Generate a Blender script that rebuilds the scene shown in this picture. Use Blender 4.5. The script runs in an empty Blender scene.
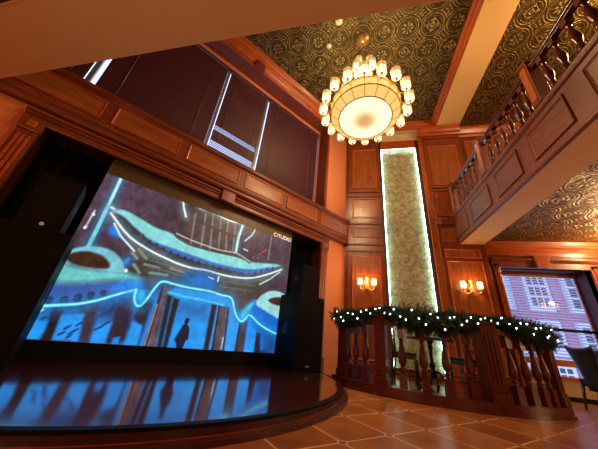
import bpy, bmesh, math, random
import numpy as np
from mathutils import Matrix, Vector, noise

S = bpy.context.scene
C = S.collection
PI = math.pi

# ------------------------------------------------------------------ camera, world, exposure, large lights
cam_data = bpy.data.cameras.new('camera')
cam = bpy.data.objects.new('camera', cam_data)
C.objects.link(cam)
cam_data.sensor_fit = 'HORIZONTAL'
cam_data.sensor_width = 36.0
cam_data.lens = 14.634
cam_data.clip_start = 0.02
cam.matrix_world = Matrix((
    (0.9768271, -0.0037581, 0.2139969, 0.0),
    (0.1912943, -0.4331192, -0.8808032, 0.0),
    (0.0959963, 0.9013288, -0.4223637, 0.64),
    (0, 0, 0, 1)))
S.camera = cam

S.view_settings.view_transform = 'Standard'
S.view_settings.look = 'None'
S.view_settings.exposure = 0.0
S.view_settings.gamma = 1.0
S.view_settings.use_curve_mapping = False

world = bpy.data.worlds.new('world')
S.world = world
world.use_nodes = True
bg = world.node_tree.nodes['Background']
bg.inputs[0].default_value = (0.52, 0.62, 1.0, 1)
bg.inputs[1].default_value = 2.1

cy = S.cycles
cy.use_denoising = True
cy.max_bounces = 7
cy.diffuse_bounces = 4
cy.glossy_bounces = 4
cy.transmission_bounces = 4
cy.transparent_max_bounces = 8
cy.sample_clamp_indirect = 6.0
cy.caustics_reflective = False
cy.caustics_refractive = False


def lamp(name, kind, loc, power, color, size=0.1, rot=None):
    d = bpy.data.lights.new(name, kind)
    d.energy = power
    d.color = color
    if kind == 'POINT':
        d.shadow_soft_size = size
    elif kind == 'AREA':
        d.size = size
    elif kind == 'SPOT':
        d.shadow_soft_size = size
        d.spot_size = rot[1]
        d.spot_blend = 0.6
        rot = rot[0]
    o = bpy.data.objects.new(name, d)
    o.location = loc
    if rot:
        o.rotation_euler = rot
    C.objects.link(o)
    return o


WARM = (1.0, 0.62, 0.30)
lamp('chandelier_light', 'POINT', (0.24, 3.64, 5.55), 400, (1.0, 0.66, 0.33), 0.30)
lamp('chandelier_downlight', 'SPOT', (0.24, 3.64, 4.66), 480, (1.0, 0.62, 0.32), 0.40, ((0, 0, 0), 2.9))
lamp('balcony_light', 'POINT', (5.2, 2.6, 6.2), 330, WARM, 0.15)
lamp('hall_fill', 'POINT', (-1.6, -1.6, 1.3), 58, WARM, 0.25)  # added fill with no fixture, low down to brighten the near soffit
lamp('hall_fill', 'POINT', (3.6, -1.4, 1.5), 40, WARM, 0.25)  # second added fill behind the camera, no fixture
lamp('soffit_fill', 'POINT', (8.7, 3.0, 1.6), 260, WARM, 0.15)  # unseen fill, added to brighten the right balcony soffit and its tin

# ------------------------------------------------------------------ node helpers
def srgb(r, g, b):
    f = lambda c: (c / 255 / 12.92) if c / 255 <= 0.04045 else ((c / 255 + 0.055) / 1.055) ** 2.4
    return (f(r), f(g), f(b))


class N:
    """tiny helper to write node trees"""
    def __init__(self, name):
        self.m = bpy.data.materials.new(name)
        self.m.use_nodes = True
        self.t = self.m.node_tree
        self.b = self.t.nodes['Principled BSDF']

    def new(self, kind, **kw):
        n = self.t.nodes.new(kind)
        for k, v in kw.items():
            setattr(n, k, v)
        return n

    def link(self, a, b):
        self.t.links.new(a, b)

    def put(self, sock, v):
        if hasattr(v, 'is_linked') or isinstance(v, bpy.types.NodeSocket):
            self.link(v, sock)
        else:
            sock.default_value = v

    def math(self, op, a, b=None, c=None):
        n = self.new('ShaderNodeMath', operation=op)
        self.put(n.inputs[0], a)
        if b is not None:
            self.put(n.inputs[1], b)
        if c is not None:
            self.put(n.inputs[2], c)
        return n.outputs[0]

    def step(self, v, a, b):
        n = self.new('ShaderNodeMapRange', interpolation_type='SMOOTHSTEP')
        self.put(n.inputs[0], v)
        n.inputs[1].default_value = a
        n.inputs[2].default_value = b
        return n.outputs[0]

    def band(self, v, c, w):
        d = self.math('ABSOLUTE', self.math('SUBTRACT', v, c))
        n = self.new('ShaderNodeMapRange', interpolation_type='SMOOTHSTEP')
        self.put(n.inputs[0], d)
        n.inputs[1].default_value = w
        n.inputs[2].default_value = 0.0
        return n.outputs[0]

    def mix(self, f, a, b):
        n = self.new('ShaderNodeMix', data_type='RGBA')
        self.put(n.inputs[0], f)
        self.put(n.inputs[6], a if not isinstance(a, tuple) else a + (1,))
        self.put(n.inputs[7], b if not isinstance(b, tuple) else b + (1,))
        return n.outputs[2]

    def coords(self, kind='Object', scale=(1, 1, 1)):
        tc = self.new('ShaderNodeTexCoord')
        mp = self.new('ShaderNodeMapping')
        mp.inputs['Scale'].default_value = scale
        self.link(tc.outputs[kind], mp.inputs[0])
        return mp.outputs[0]

    def noise(self, vec, scale=5, detail=4, rough=0.55):
        n = self.new('ShaderNodeTexNoise')
        self.link(vec, n.inputs['Vector'])
        n.inputs['Scale'].default_value = scale
        n.inputs['Detail'].default_value = detail
        n.inputs['Roughness'].default_value = rough
        return n.outputs[0]

    def bump(self, h, strength=0.3, dist=0.01):
        n = self.new('ShaderNodeBump')
        n.inputs['Strength'].default_value = strength
        n.inputs['Distance'].default_value = dist
        self.link(h, n.inputs['Height'])
        self.link(n.outputs[0], self.b.inputs['Normal'])


def plain(name, col, rough=0.5, metal=0.0, var=0.12, scale=6, bump=0.0, coat=0.0):
    n = N(name)
    v = n.noise(n.coords(), scale, 5)
    d = tuple(c * (1 - var) for c in col)
    l = tuple(min(1, c * (1 + var)) for c in col)
    n.link(n.mix(v, d, l), n.b.inputs['Base Color'])
    n.b.inputs['Roughness'].default_value = rough
    n.b.inputs['Metallic'].default_value = metal
    n.b.inputs['Coat Weight'].default_value = coat
    if bump:
        n.bump(n.noise(n.coords(), scale * 12, 3), bump, 0.004)
    return n.m


def dull(m, s):
    m.node_tree.nodes['Principled BSDF'].inputs['Specular IOR Level'].default_value = s
    return m


def wood(name, a, b, rough=0.32, grain=(14, 14, 1.2), coat=0.25):
    n = N(name)
    co = n.coords('Object', grain)
    v = n.noise(co, 2.4, 6, 0.6)
    w = n.noise(n.coords('Object', tuple(g * 4 for g in grain)), 3.0, 3, 0.6)
    f = n.math('ADD', n.math('MULTIPLY', v, 0.75), n.math('MULTIPLY', w, 0.25))
    n.link(n.mix(n.step(f, 0.32, 0.68), a, b), n.b.inputs['Base Color'])
    n.b.inputs['Roughness'].default_value = rough
    n.b.inputs['Coat Weight'].default_value = coat
    n.b.inputs['Coat Roughness'].default_value = 0.2
    n.bump(w, 0.06, 0.004)
    return n.m


def glow(name, col, strength, base=None):
    n = N(name)
    n.b.inputs['Base Color'].default_value = (base or col) + (1,)
    n.b.inputs['Roughness'].default_value = 0.35
    n.b.inputs['Emission Color'].default_value = col + (1,)
    n.b.inputs['Emission Strength'].default_value = strength
    return n.m


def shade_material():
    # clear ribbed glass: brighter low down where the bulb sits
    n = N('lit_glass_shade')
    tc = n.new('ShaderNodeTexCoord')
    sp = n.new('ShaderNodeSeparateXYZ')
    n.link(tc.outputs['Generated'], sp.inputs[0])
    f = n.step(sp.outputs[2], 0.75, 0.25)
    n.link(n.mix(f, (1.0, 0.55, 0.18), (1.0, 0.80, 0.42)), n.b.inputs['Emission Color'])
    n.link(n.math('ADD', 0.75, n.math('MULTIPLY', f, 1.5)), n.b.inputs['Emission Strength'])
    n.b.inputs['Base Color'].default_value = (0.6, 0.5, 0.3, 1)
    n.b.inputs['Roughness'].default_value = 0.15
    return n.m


M = {}
M['mahogany'] = wood('mahogany', (0.125, 0.020, 0.006), (0.29, 0.062, 0.015))
M['mahogany_h'] = wood('mahogany_horizontal', (0.125, 0.020, 0.006), (0.29, 0.062, 0.015), 0.46, (1.2, 14, 14), 0.08)
M['panel'] = wood('panel_veneer', (0.21, 0.048, 0.010), (0.40, 0.105, 0.024), 0.36, (9, 9, 0.9))
M['panel_h'] = wood('panel_veneer_horizontal', (0.23, 0.060, 0.014), (0.45, 0.14, 0.036), 0.34, (0.9, 9, 9))
M['moulding'] = wood('moulding_wood', (0.33, 0.055, 0.011), (0.56, 0.12, 0.022), 0.34, (1.0, 10, 10))
M['dark_wood'] = wood('dark_wood', (0.034, 0.008, 0.005), (0.080, 0.018, 0.010), 0.30)
M['rail_wood'] = wood('balustrade_wood', (0.080, 0.011, 0.005), (0.155, 0.024, 0.009), 0.32, (4, 4, 4))
M['riser'] = wood('riser_wood', (0.050, 0.007, 0.004), (0.085, 0.012, 0.006), 0.4, (4, 4, 4), 0.1)
M['blind_wood'] = wood('blind_wood', (0.058, 0.008, 0.020), (0.088, 0.012, 0.028), 0.6, (1, 12, 12), 0.0)
M['salmon'] = plain('salmon_paint', (0.80, 0.27, 0.115), 0.75, var=0.05, bump=0.05)
M['beige'] = plain('beige_paint', (0.88, 0.57, 0.23), 0.7, var=0.04)
M['beige_pale'] = plain('pale_beige_paint', (0.78, 0.62, 0.42), 0.7, var=0.04)
M['tan'] = plain('tan_plaster', (0.50, 0.34, 0.17), 0.7, var=0.08)
M['black_cloth'] = plain('black_velvet', (0.004, 0.004, 0.005), 0.95, var=0.3, bump=0.2)
M['black'] = plain('black_paint', (0.005, 0.004, 0.004), 0.55, var=0.2)
M['grille'] = plain('speaker_grille', (0.009, 0.0055, 0.004), 0.75, var=0.3, scale=40, bump=0.3)
for k_, s_ in (('black_cloth', 0.05), ('black', 0.12), ('grille', 0.1)):
    dull(M[k_], s_)
M['letterbox'] = plain('unlit_display_reflection', (0.10, 0.062, 0.026), 0.45, var=0.1)  # warm reflection on the dark display painted in as brown
M['brass'] = plain('brass', (0.85, 0.60, 0.24), 0.32, 0.75, var=0.1)
M['gold'] = plain('pale_gold_metal', (0.80, 0.60, 0.28), 0.35, 0.7, var=0.1)
M['iron'] = plain('black_iron', (0.012, 0.011, 0.011), 0.4, 0.5)
M['white'] = plain('white_plastic', (0.75, 0.72, 0.68), 0.4, var=0.03)
M['grey'] = plain('grey_metal', (0.30, 0.30, 0.32), 0.4, 0.4)
M['slat'] = plain('white_slat', (0.66, 0.72, 0.92), 0.5, var=0.04)
M['leather'] = plain('dark_leather', (0.006, 0.003, 0.0025), 0.6, var=0.25, scale=14, bump=0.1)
M['chair_wood'] = wood('chair_wood', (0.020, 0.007, 0.005), (0.05, 0.014, 0.009), 0.35)
M['fir'] = plain('fir_needles', (0.014, 0.050, 0.020), 0.6, var=0.6, scale=25)
M['wire'] = plain('green_wire', (0.01, 0.03, 0.012), 0.5)
M['led_white'] = glow('white_led', (0.80, 0.92, 1.0), 9.0)
M['cove'] = glow('cove_led', (0.55, 1.0, 0.95), 18.0)
M['shade'] = shade_material()
M['bulb'] = glow('bulb', (1.0, 0.80, 0.48), 7.0)
M['sconce_glass'] = glow('sconce_glass', (1.0, 0.52, 0.20), 5.0, (0.9, 0.7, 0.5))
M['drum_glass'] = glow('amber_glass_band', (1.0, 0.60, 0.17), 1.05, (0.35, 0.22, 0.08))
M['ceiling_lamp'] = glow('ceiling_lamp_glass', (1.0, 0.72, 0.36), 10.0)


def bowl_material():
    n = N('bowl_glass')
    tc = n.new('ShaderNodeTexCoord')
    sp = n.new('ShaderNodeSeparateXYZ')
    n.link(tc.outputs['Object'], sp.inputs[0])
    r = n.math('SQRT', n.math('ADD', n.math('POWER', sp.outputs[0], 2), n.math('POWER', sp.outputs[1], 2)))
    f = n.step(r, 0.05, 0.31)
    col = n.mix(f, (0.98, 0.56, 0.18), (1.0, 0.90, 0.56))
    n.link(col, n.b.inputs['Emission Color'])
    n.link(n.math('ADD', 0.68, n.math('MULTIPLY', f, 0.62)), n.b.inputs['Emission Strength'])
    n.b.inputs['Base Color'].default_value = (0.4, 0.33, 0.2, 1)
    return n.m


def tin_material(name, lo, hi, x0, y0):
    n = N(name)
    tc = n.new('ShaderNodeTexCoord')
    sp = n.new('ShaderNodeSeparateXYZ')
    n.link(tc.outputs['Object'], sp.inputs[0])
    a = 0.535
    u = n.math('DIVIDE', n.math('SUBTRACT', sp.outputs[0], x0), a)
    v = n.math('DIVIDE', n.math('SUBTRACT', sp.outputs[1], y0), a)
    ru, rv = n.math('ROUND', u), n.math('ROUND', v)
    fu, fv = n.math('SUBTRACT', u, ru), n.math('SUBTRACT', v, rv)
    par = n.math('ABSOLUTE', n.math('MODULO', n.math('ADD', ru, rv), 2.0))     # 0 rosette cell, 1 square cell
    r = n.math('SQRT', n.math('ADD', n.math('MULTIPLY', fu, fu), n.math('MULTIPLY', fv, fv)))
    th = n.math('ARCTAN2', fv, fu)
    gu = n.math('SUBTRACT', n.math('ABSOLUTE', fu), 0.5)
    gv = n.math('SUBTRACT', n.math('ABSOLUTE', fv), 0.5)
    rc = n.math('SQRT', n.math('ADD', n.math('MULTIPLY', gu, gu), n.math('MULTIPLY', gv, gv)))
    thc = n.math('ARCTAN2', gv, gu)
    # interlaced rings
    h = n.math('MAXIMUM', n.math('MULTIPLY', n.band(r, 0.525, 0.035), 0.9), n.math('MULTIPLY', n.band(r, 0.425, 0.035), 0.9))
    h = n.math('MAXIMUM', h, n.math('MULTIPLY', n.band(r, 0.34, 0.02), 0.6))
    # rosette
    pet = n.math('ADD', 0.5, n.math('MULTIPLY', n.math('COSINE', n.math('MULTIPLY', th, 8.0)), 0.5))
    ros = n.math('MULTIPLY', n.band(r, 0.17, 0.13), pet)
    ros = n.math('MAXIMUM', ros, n.band(r, 0.0, 0.06))
        # small square
    dm = n.math('MAXIMUM', n.math('ABSOLUTE', n.math('ADD', fu, fv)), n.math('ABSOLUTE', n.math('SUBTRACT', fu, fv)))
    sq = n.math('MAXIMUM', n.band(dm, 0.27, 0.035), n.band(dm, 0.09, 0.07))
    pet4 = n.math('ADD', 0.5, n.math('MULTIPLY', n.math('COSINE', n.math('MULTIPLY', th, 4.0)), 0.5))
    sq = n.math('MAXIMUM', sq, n.math('MULTIPLY', n.band(r, 0.19, 0.05), pet4))
    mo = n.new('ShaderNodeMix', data_type='FLOAT')
    n.link(par, mo.inputs[0]); n.link(ros, mo.inputs[2]); n.link(sq, mo.inputs[3])
    h = n.math('MAXIMUM', h, mo.outputs[0])
    # leaf star in the concave squares between the rings
    pc = n.math('ADD', 0.5, n.math('MULTIPLY', n.math('COSINE', n.math('MULTIPLY', thc, 4.0)), 0.5))
    star = n.math('MULTIPLY', n.band(rc, 0.085, 0.085), pc)
    star = n.math('MULTIPLY', star, n.step(r, 0.5, 0.54))
    h = n.math('MAXIMUM', h, star)
    no = n.noise(n.coords('Object', (1, 1, 1)), 17, 4, 0.65)
    no = n.step(no, 0.38, 0.66)
    hh = n.math('ADD', n.math('MULTIPLY', h, 0.72), n.math('MULTIPLY', no, 0.36))
    n.link(n.mix(n.step(hh, 0.15, 1.0), lo, hi), n.b.inputs['Base Color'])
    n.b.inputs['Metallic'].default_value = 0.6
    n.b.inputs['Roughness'].default_value = 0.46
    n.bump(hh, 0.6, 0.03)
    return n.m


M['tin'] = tin_material('embossed_tin', (0.056, 0.046, 0.016), (0.46, 0.34, 0.11), -1.938, 3.553)
M['tin_gold'] = tin_material('embossed_tin_gold', (0.070, 0.048, 0.013), (0.54, 0.35, 0.09), 3.68, 4.06)


def tile_material():
    n = N('terracotta_tiles')
    tc = n.new('ShaderNodeTexCoord')
    sp = n.new('ShaderNodeSeparateXYZ')
    n.link(tc.outputs['Object'], sp.inputs[0])
    x, y = sp.outputs[0], sp.outputs[1]
    k = 1 / math.sqrt(2) / 0.515
    u = n.math('SUBTRACT', n.math('MULTIPLY', n.math('ADD', x, y), k), 1.554 / 0.515)
    v = n.math('SUBTRACT', n.math('MULTIPLY', n.math('SUBTRACT', y, x), k), 1.642 / 0.515)
    ru, rv = n.math('ROUND', u), n.math('ROUND', v)
    au = n.math('ABSOLUTE', n.math('SUBTRACT', u, ru))
    av = n.math('ABSOLUTE', n.math('SUBTRACT', v, rv))
    dn = n.math('ADD', au, av)
    line = n.math('LESS_THAN', n.math('MINIMUM', au, av), 0.017)
    outside = n.math('GREATER_THAN', dn, 0.085)
    line = n.math('MULTIPLY', line, outside)
    ring = n.math('LESS_THAN', n.math('ABSOLUTE', n.math('SUBTRACT', dn, 0.085)), 0.022)
    grout = n.math('MAXIMUM', line, ring)
    inset = n.math('LESS_THAN', dn, 0.068)
    wn = n.new('ShaderNodeTexWhiteNoise', noise_dimensions='2D')
    cb = n.new('ShaderNodeCombineXYZ')
    n.link(n.math('FLOOR', u), cb.inputs[0]); n.link(n.math('FLOOR', v), cb.inputs[1])
    n.link(cb.outputs[0], wn.inputs['Vector'])
    no = n.noise(n.coords('Object'), 3.5, 6, 0.6)
    f = n.math('ADD', n.math('MULTIPLY', no, 0.8), n.math('MULTIPLY', wn.outputs[0], 0.25))
    tile = n.mix(n.step(f, 0.25, 0.85), (0.23, 0.066, 0.012), (0.45, 0.165, 0.034))
    tile = n.mix(inset, tile, (0.13, 0.045, 0.016))
    n.link(n.mix(grout, tile, (0.80, 0.42, 0.19)), n.b.inputs['Base Color'])
    n.link(n.math('ADD', 0.24, n.math('MULTIPLY', no, 0.16)), n.b.inputs['Roughness'])
    n.bump(n.math('SUBTRACT', n.math('MULTIPLY', no, 0.15), grout), 0.35, 0.006)
    return n.m


M['tile'] = tile_material()


def stage_floor_material():
    n = N('stage_boards')
    tc = n.new('ShaderNodeTexCoord')
    br = n.new('ShaderNodeTexBrick')
    br.inputs['Scale'].default_value = 1.0
    br.inputs['Brick Width'].default_value = 1.25
    br.inputs['Row Height'].default_value = 0.125
    br.inputs['Mortar Size'].default_value = 0.003
    br.inputs['Color1'].default_value = (0.15, 0.024, 0.012, 1)
    br.inputs['Color2'].default_value = (0.10, 0.017, 0.009, 1)
    br.inputs['Mortar'].default_value = (0.015, 0.004, 0.003, 1)
    n.link(tc.outputs['Object'], br.inputs['Vector'])
    no = n.noise(n.coords('Object', (1.2, 18, 1)), 3, 5)
    col = n.mix(n.step(no, 0.3, 0.75), br.outputs[0], (0.05, 0.012, 0.008))
    n.link(col, n.b.inputs['Base Color'])
    n.link(n.math('ADD', 0.09, n.math('MULTIPLY', no, 0.08)), n.b.inputs['Roughness'])
    n.b.inputs['Coat Weight'].default_value = 1.0
    n.b.inputs['Coat IOR'].default_value = 1.65
    n.b.inputs['Coat Roughness'].default_value = 0.075
    n.bump(n.math('ADD', n.math('MULTIPLY', no, 0.4), br.outputs[1]), 0.22, 0.003)
    return n.m


M['stage_boards'] = stage_floor_material()


def stone_material():
    n = N('onyx_slab')
    co = n.coords('Object')
    a = n.noise(co, 6.5, 10, 0.75)
    b = n.noise(n.coords('Object', (1, 1, 0.6)), 30, 8, 0.7)
    f = n.math('ADD', n.math('MULTIPLY', a, 0.55), n.math('MULTIPLY', b, 0.45))
    vein = n.band(n.noise(n.coords('Object', (1.0, 1, 1.6)), 2.3, 7, 0.65), 0.5, 0.022)
    col = n.mix(n.step(f, 0.38, 0.62), (0.22, 0.185, 0.085), (0.60, 0.53, 0.32))
    n.link(n.mix(n.math('MULTIPLY', vein, 0.75), col, (0.10, 0.065, 0.03)), n.b.inputs['Base Color'])
    n.b.inputs['Roughness'].default_value = 0.35
    n.bump(f, 0.25, 0.01)
    return n.m


M['stone'] = stone_material()


def glass_material():
    n = N('window_glass')
    out = n.t.nodes['Material Output']
    tr = n.new('ShaderNodeBsdfTransparent')
    gl = n.new('ShaderNodeBsdfGlossy')
    gl.inputs['Roughness'].default_value = 0.02
    lw = n.new('ShaderNodeLayerWeight')
    mx = n.new('ShaderNodeMixShader')
    fac = n.math('ADD', 0.04, n.math('MULTIPLY', n.math('POWER', lw.outputs['Facing'], 5.0), 0.9))
    n.link(fac, mx.inputs[0]); n.link(tr.outputs[0], mx.inputs[1]); n.link(gl.outputs[0], mx.inputs[2])
    n.link(mx.outputs[0], out.inputs[0])
    return n.m


M['glass'] = glass_material()
M['facade_white'] = plain('facade_white', (0.72, 0.78, 0.90), 0.8, var=0.08)
M['facade_pink'] = plain('facade_brick', (0.38, 0.19, 0.28), 0.85, var=0.15, scale=12)
M['facade_glass'] = plain('facade_pane', (0.05, 0.055, 0.09), 0.25, var=0.3)

# ------------------------------------------------------------------ mesh helpers
class MB:
    """collects shapes and links them as ONE mesh object"""
    def __init__(self):
        self.v, self.f, self.s = [], [], []

    def add(self, vs, fs, smooth=False):
        o = len(self.v)
        self.v += [tuple(p) for p in vs]
        self.f += [tuple(i + o for i in f) for f in fs]
        self.s += [smooth] * len(fs)
        return self

    def box(self, x0, x1, y0, y1, z0, z1, m=None):
        vs = [Vector((x, y, z)) for x in (x0, x1) for y in (y0, y1) for z in (z0, z1)]
        if m is not None:
            vs = [m @ p for p in vs]
        return self.add(vs, [(0, 1, 3, 2), (4, 6, 7, 5), (0, 4, 5, 1), (2, 3, 7, 6), (0, 2, 6, 4), (1, 5, 7, 3)])

    def prism(self, poly, h0, h1, fn=None):
        """2-D outline extruded; fn maps (a, b, h) to a point"""
        fn = fn or (lambda a, b, h: (a, b, h))
        n = len(poly)
        vs = [fn(a, b, h0) for a, b in poly] + [fn(a, b, h1) for a, b in poly]
        fs = [tuple(range(n))[::-1], tuple(range(n, 2 * n))]
        fs += [(i, (i + 1) % n, n + (i + 1) % n, n + i) for i in range(n)]
        return self.add(vs, fs)

    def lathe(self, prof, seg=16, m=None, close=True, smooth=True):
        vs, fs = [], []
        for r, z in prof:
            for k in range(seg):
                a = 2 * PI * k / seg
                p = Vector((r * math.cos(a), r * math.sin(a), z))
                vs.append(m @ p if m is not None else p)
        for i in range(len(prof) - 1):
            for k in range(seg):
                k2 = (k + 1) % seg
                fs.append((i * seg + k, i * seg + k2, (i + 1) * seg + k2, (i + 1) * seg + k))
        self.add(vs, fs, smooth)
        if close:
            o = len(self.v) - len(vs)
            self.f += [tuple(o + k for k in range(seg))[::-1], tuple(o + (len(prof) - 1) * seg + k for k in range(seg))]
            self.s += [False, False]
        return self

    def tube(self, pts, r, seg=8, m=None):
        pts = [Vector(p) for p in pts]
        rs = r if isinstance(r, (list, tuple)) else [r] * len(pts)
        vs, fs = [], []
        up = None
        for i, p in enumerate(pts):
            d = (pts[min(i + 1, len(pts) - 1)] - pts[max(i - 1, 0)])
            d = d.normalized() if d.length > 1e-9 else Vector((0, 0, 1))
            if up is None:
                up = Vector((0, 0, 1)) if abs(d.z) < 0.9 else Vector((1, 0, 0))
            a = d.cross(up).normalized()
            b = a.cross(d).normalized()
            up = b
            for k in range(seg):
                t = 2 * PI * k / seg
                q = p + (a * math.cos(t) + b * math.sin(t)) * rs[i]
                vs.append(m @ q if m is not None else q)
        for i in range(len(pts) - 1):
            for k in range(seg):
                k2 = (k + 1) % seg
                fs.append((i * seg + k, i * seg + k2, (i + 1) * seg + k2, (i + 1) * seg + k))
        n = len(pts)
        fs += [tuple(range(seg))[::-1], tuple((n - 1) * seg + k for k in range(seg))]
        return self.add(vs, fs, True)

    def build(self, name, mat, parent=None, loc=None, rotz=0.0, bevel=0.0, normals=True):
        me = bpy.data.meshes.new(name)
        me.from_pydata(self.v, [], self.f)
        me.polygons.foreach_set('use_smooth', self.s)
        me.materials.append(mat)
        if normals:
            bm = bmesh.new()
            bm.from_mesh(me)
            bmesh.ops.recalc_face_normals(bm, faces=bm.faces)
            bm.to_mesh(me)
            bm.free()
        me.update()
        o = bpy.data.objects.new(name, me)
        C.objects.link(o)
        if parent is not None:
            o.parent = parent
        if loc is not None:
            o.location = loc
        o.rotation_euler = (0, 0, rotz)
        if bevel:
            b = o.modifiers.new('bevel', 'BEVEL')
            b.width = bevel
            b.segments = 2
            b.limit_method = 'ANGLE'
            b.angle_limit = 0.7
        return o


def struct(o):
    o['kind'] = 'structure'
    return o


def tag(o, label, cat, group=None):
    o['label'] = label
    o['category'] = cat
    if group:
        o['group'] = group
    return o


def thing(name, label, cat, loc=(0, 0, 0), rotz=0.0, group=None):
    o = bpy.data.objects.new(name, None)
    o.empty_display_size = 0.1
    o.location = loc
    o.rotation_euler = (0, 0, rotz)
    C.objects.link(o)
    return tag(o, label, cat, group)


def copy_tree(o, parent=None):
    c = o.copy()
    C.objects.link(c)
    if parent is not None:
        c.parent = parent
    for ch in list(o.children):
        copy_tree(ch, c)
    return c


def root_struct(name, loc=(0, 0, 0), rotz=0.0):
    o = bpy.data.objects.new(name, None)
    o.empty_display_size = 0.1
    o.location = loc
    o.rotation_euler = (0, 0, rotz)
    C.objects.link(o)
    return struct(o)


def raised_panel(x0, x1, z0, z1, y, field, mould, parent, w=0.035, out=0.022, sgn=-1, bolection=True):
    """a moulded frame with a sunk field; front looks along sgn*y"""
    f = MB().box(x0 + w, x1 - w, y, y + sgn * 0.006, z0 + w, z1 - w)
    f.build('panel_field', field, parent)
    m = MB()
    prof = [(0, 0), (w, 0), (w, 0.35 * out), (0.72 * w, 0.55 * out), (0.45 * w, out), (0.12 * w, out), (0, 0.7 * out)]
    # mitred frame: the profile swept round the rectangle
    cs = [(x0, z0, 1, 1), (x1, z0, -1, 1), (x1, z1, -1, -1), (x0, z1, 1, -1)]
    n = len(prof)
    vs, fs = [], []
    for cx, cz, sx, sz in cs:
        for a, b in prof:
            vs.append((cx + sx * a, y + sgn * b, cz + sz * a))
    for k in range(4):
        k2 = (k + 1) % 4
        for i in range(n):
            i2 = (i + 1) % n
            fs.append((k * n + i, k * n + i2, k2 * n + i2, k2 * n + i))
    m.add(vs, fs)
    m.build('panel_moulding', mould, parent)


# frame of the stage wall: local x runs along the wall, local y into it
SW = (-3.4076, 2.7506, 0.0)
SA = math.atan2(0.7782, 0.6280)
ANG = SA
# ------------------------------------------------------------------ floor, walls, ceilings
struct(MB().box(-5.3, 9.2, -4.2, 7.6, -0.12, 0.0).build('floor', M['tile']))

# stage wall (left): salmon plaster with the stage opening below and the deep window recess above
w = MB()
w.box(-3.0, -1.33, 0, 0.20, 0, 3.42)
w.box(4.17, 5.30, 0, 0.20, 0, 3.42)
w.box(-1.33, 4.17, 0, 0.20, 2.975, 3.42)
w.box(-3.0, 5.10, 0.02, 0.20, 3.42, 3.82)
w.box(4.20, 5.30, 0, 0.62, 3.82, 7.52)
w.box(-3.0, 4.20, 0, 0.62, 7.20, 7.52)
struct(w.build('wall_left', M['salmon'], None, SW, SA))
struct(MB().box(-3.0, 5.3, 0.62, 0.70, 0.0, 3.80).build('wall_behind_stage', M['black'], None, SW, SA))
# reveals of the stage opening
w = MB()
w.box(-1.33, -1.30, 0.0, 0.62, 0.0, 2.975)
w.box(4.14, 4.17, 0.0, 0.62, 0.0, 2.975)
w.box(-1.33, 4.17, 0.0, 0.62, 2.965, 2.985)
struct(w.build('stage_opening_reveal', M['dark_wood'], None, SW, SA))

# window recess above the ledge
w = MB()
w.box(-3.0, 4.20, 0.0, 0.60, 3.80, 3.86)
w.box(4.16, 4.20, 0.0, 0.60, 3.86, 7.20)
w.box(-3.0, 4.16, 0.0, 0.60, 7.17, 7.20)
struct(w.build('window_recess_lining', M['mahogany_h'], None, SW, SA))

win = root_struct('window_1', SW, SA)
fr = MB()
fr.box(-3.0, 4.16, 0.535, 0.60, 7.11, 7.17)
fr.box(-3.0, 4.16, 0.535, 0.60, 3.86, 3.93)
fr.build('window_frame', M['moulding'], win, bevel=0.006)
fr = MB()
fr.box(-3.0, 4.16, 0.38, 0.42, 7.07, 7.17)
fr.box(4.135, 4.16, 0.38, 0.42, 3.86, 7.07)
fr.build('blind_pelmet', M['salmon'], win, bevel=0.006)
MB().box(4.20, 4.245, -0.025, 0.0, 3.92, 7.16).build('reveal_bead', M['moulding'], win, bevel=0.006)
for t in (-1.38, -0.43, 0.81, 2.06, 3.31):
    MB().box(t - 0.036, t + 0.036, 0.51, 0.59, 3.93, 7.11).build('mullion', M['grey'], win, bevel=0.004)
MB().box(-3.0, 4.16, 0.575, 0.581, 3.93, 7.11).build('window_pane', M['glass'], win)

# the panelled ledge between stage opening and windows
led = root_struct('trim_1', SW, SA)
prof = [(0.0, 3.20), (-0.10, 3.20), (-0.12, 3.23), (-0.12, 3.27), (-0.15, 3.30), (-0.16, 3.34), (-0.15, 3.36), (-0.15, 3.79),
        (-0.17, 3.82), (-0.19, 3.84), (-0.19, 3.90), (-0.18, 3.92), (0.0, 3.92)]
MB().prism(prof, -3.0, 5.10, lambda a, b, h: (h, a, b)).build('ledge_body', M['mahogany_h'], led)
t = -2.40
edges = [-3.0, -1.93, -0.77, 0.38, 1.60, 2.73, 3.86, 5.06]
for a, b in zip(edges[:-1], edges[1:]):
    raised_panel(a + 0.07, b - 0.07, 3.40, 3.76, -0.150, M['panel_h'], M['moulding'], led, 0.04, 0.020)

# crown moulding where the stage wall meets the ceiling
crown = root_struct('trim_2', SW, SA)
prof = [(0.0, 7.16), (-0.05, 7.16), (-0.07, 7.19), (-0.07, 7.22), (-0.11, 7.25), (-0.17, 7.33), (-0.19, 7.34), (-0.19, 7.37),
        (-0.24, 7.40), (-0.29, 7.47), (-0.30, 7.52), (0.0, 7.52)]
MB().prism(prof, -3.0, 5.0, lambda a, b, h: (h, a, b)).build('crown_moulding', M['moulding'], crown)
MB().box(1.24, 1.52, -0.16, 0.0, 7.14, 7.33).build('crown_gap_shade', M['mahogany'], crown, bevel=0.01)  # dark block standing in for a shadowed gap in the lower band

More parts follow.
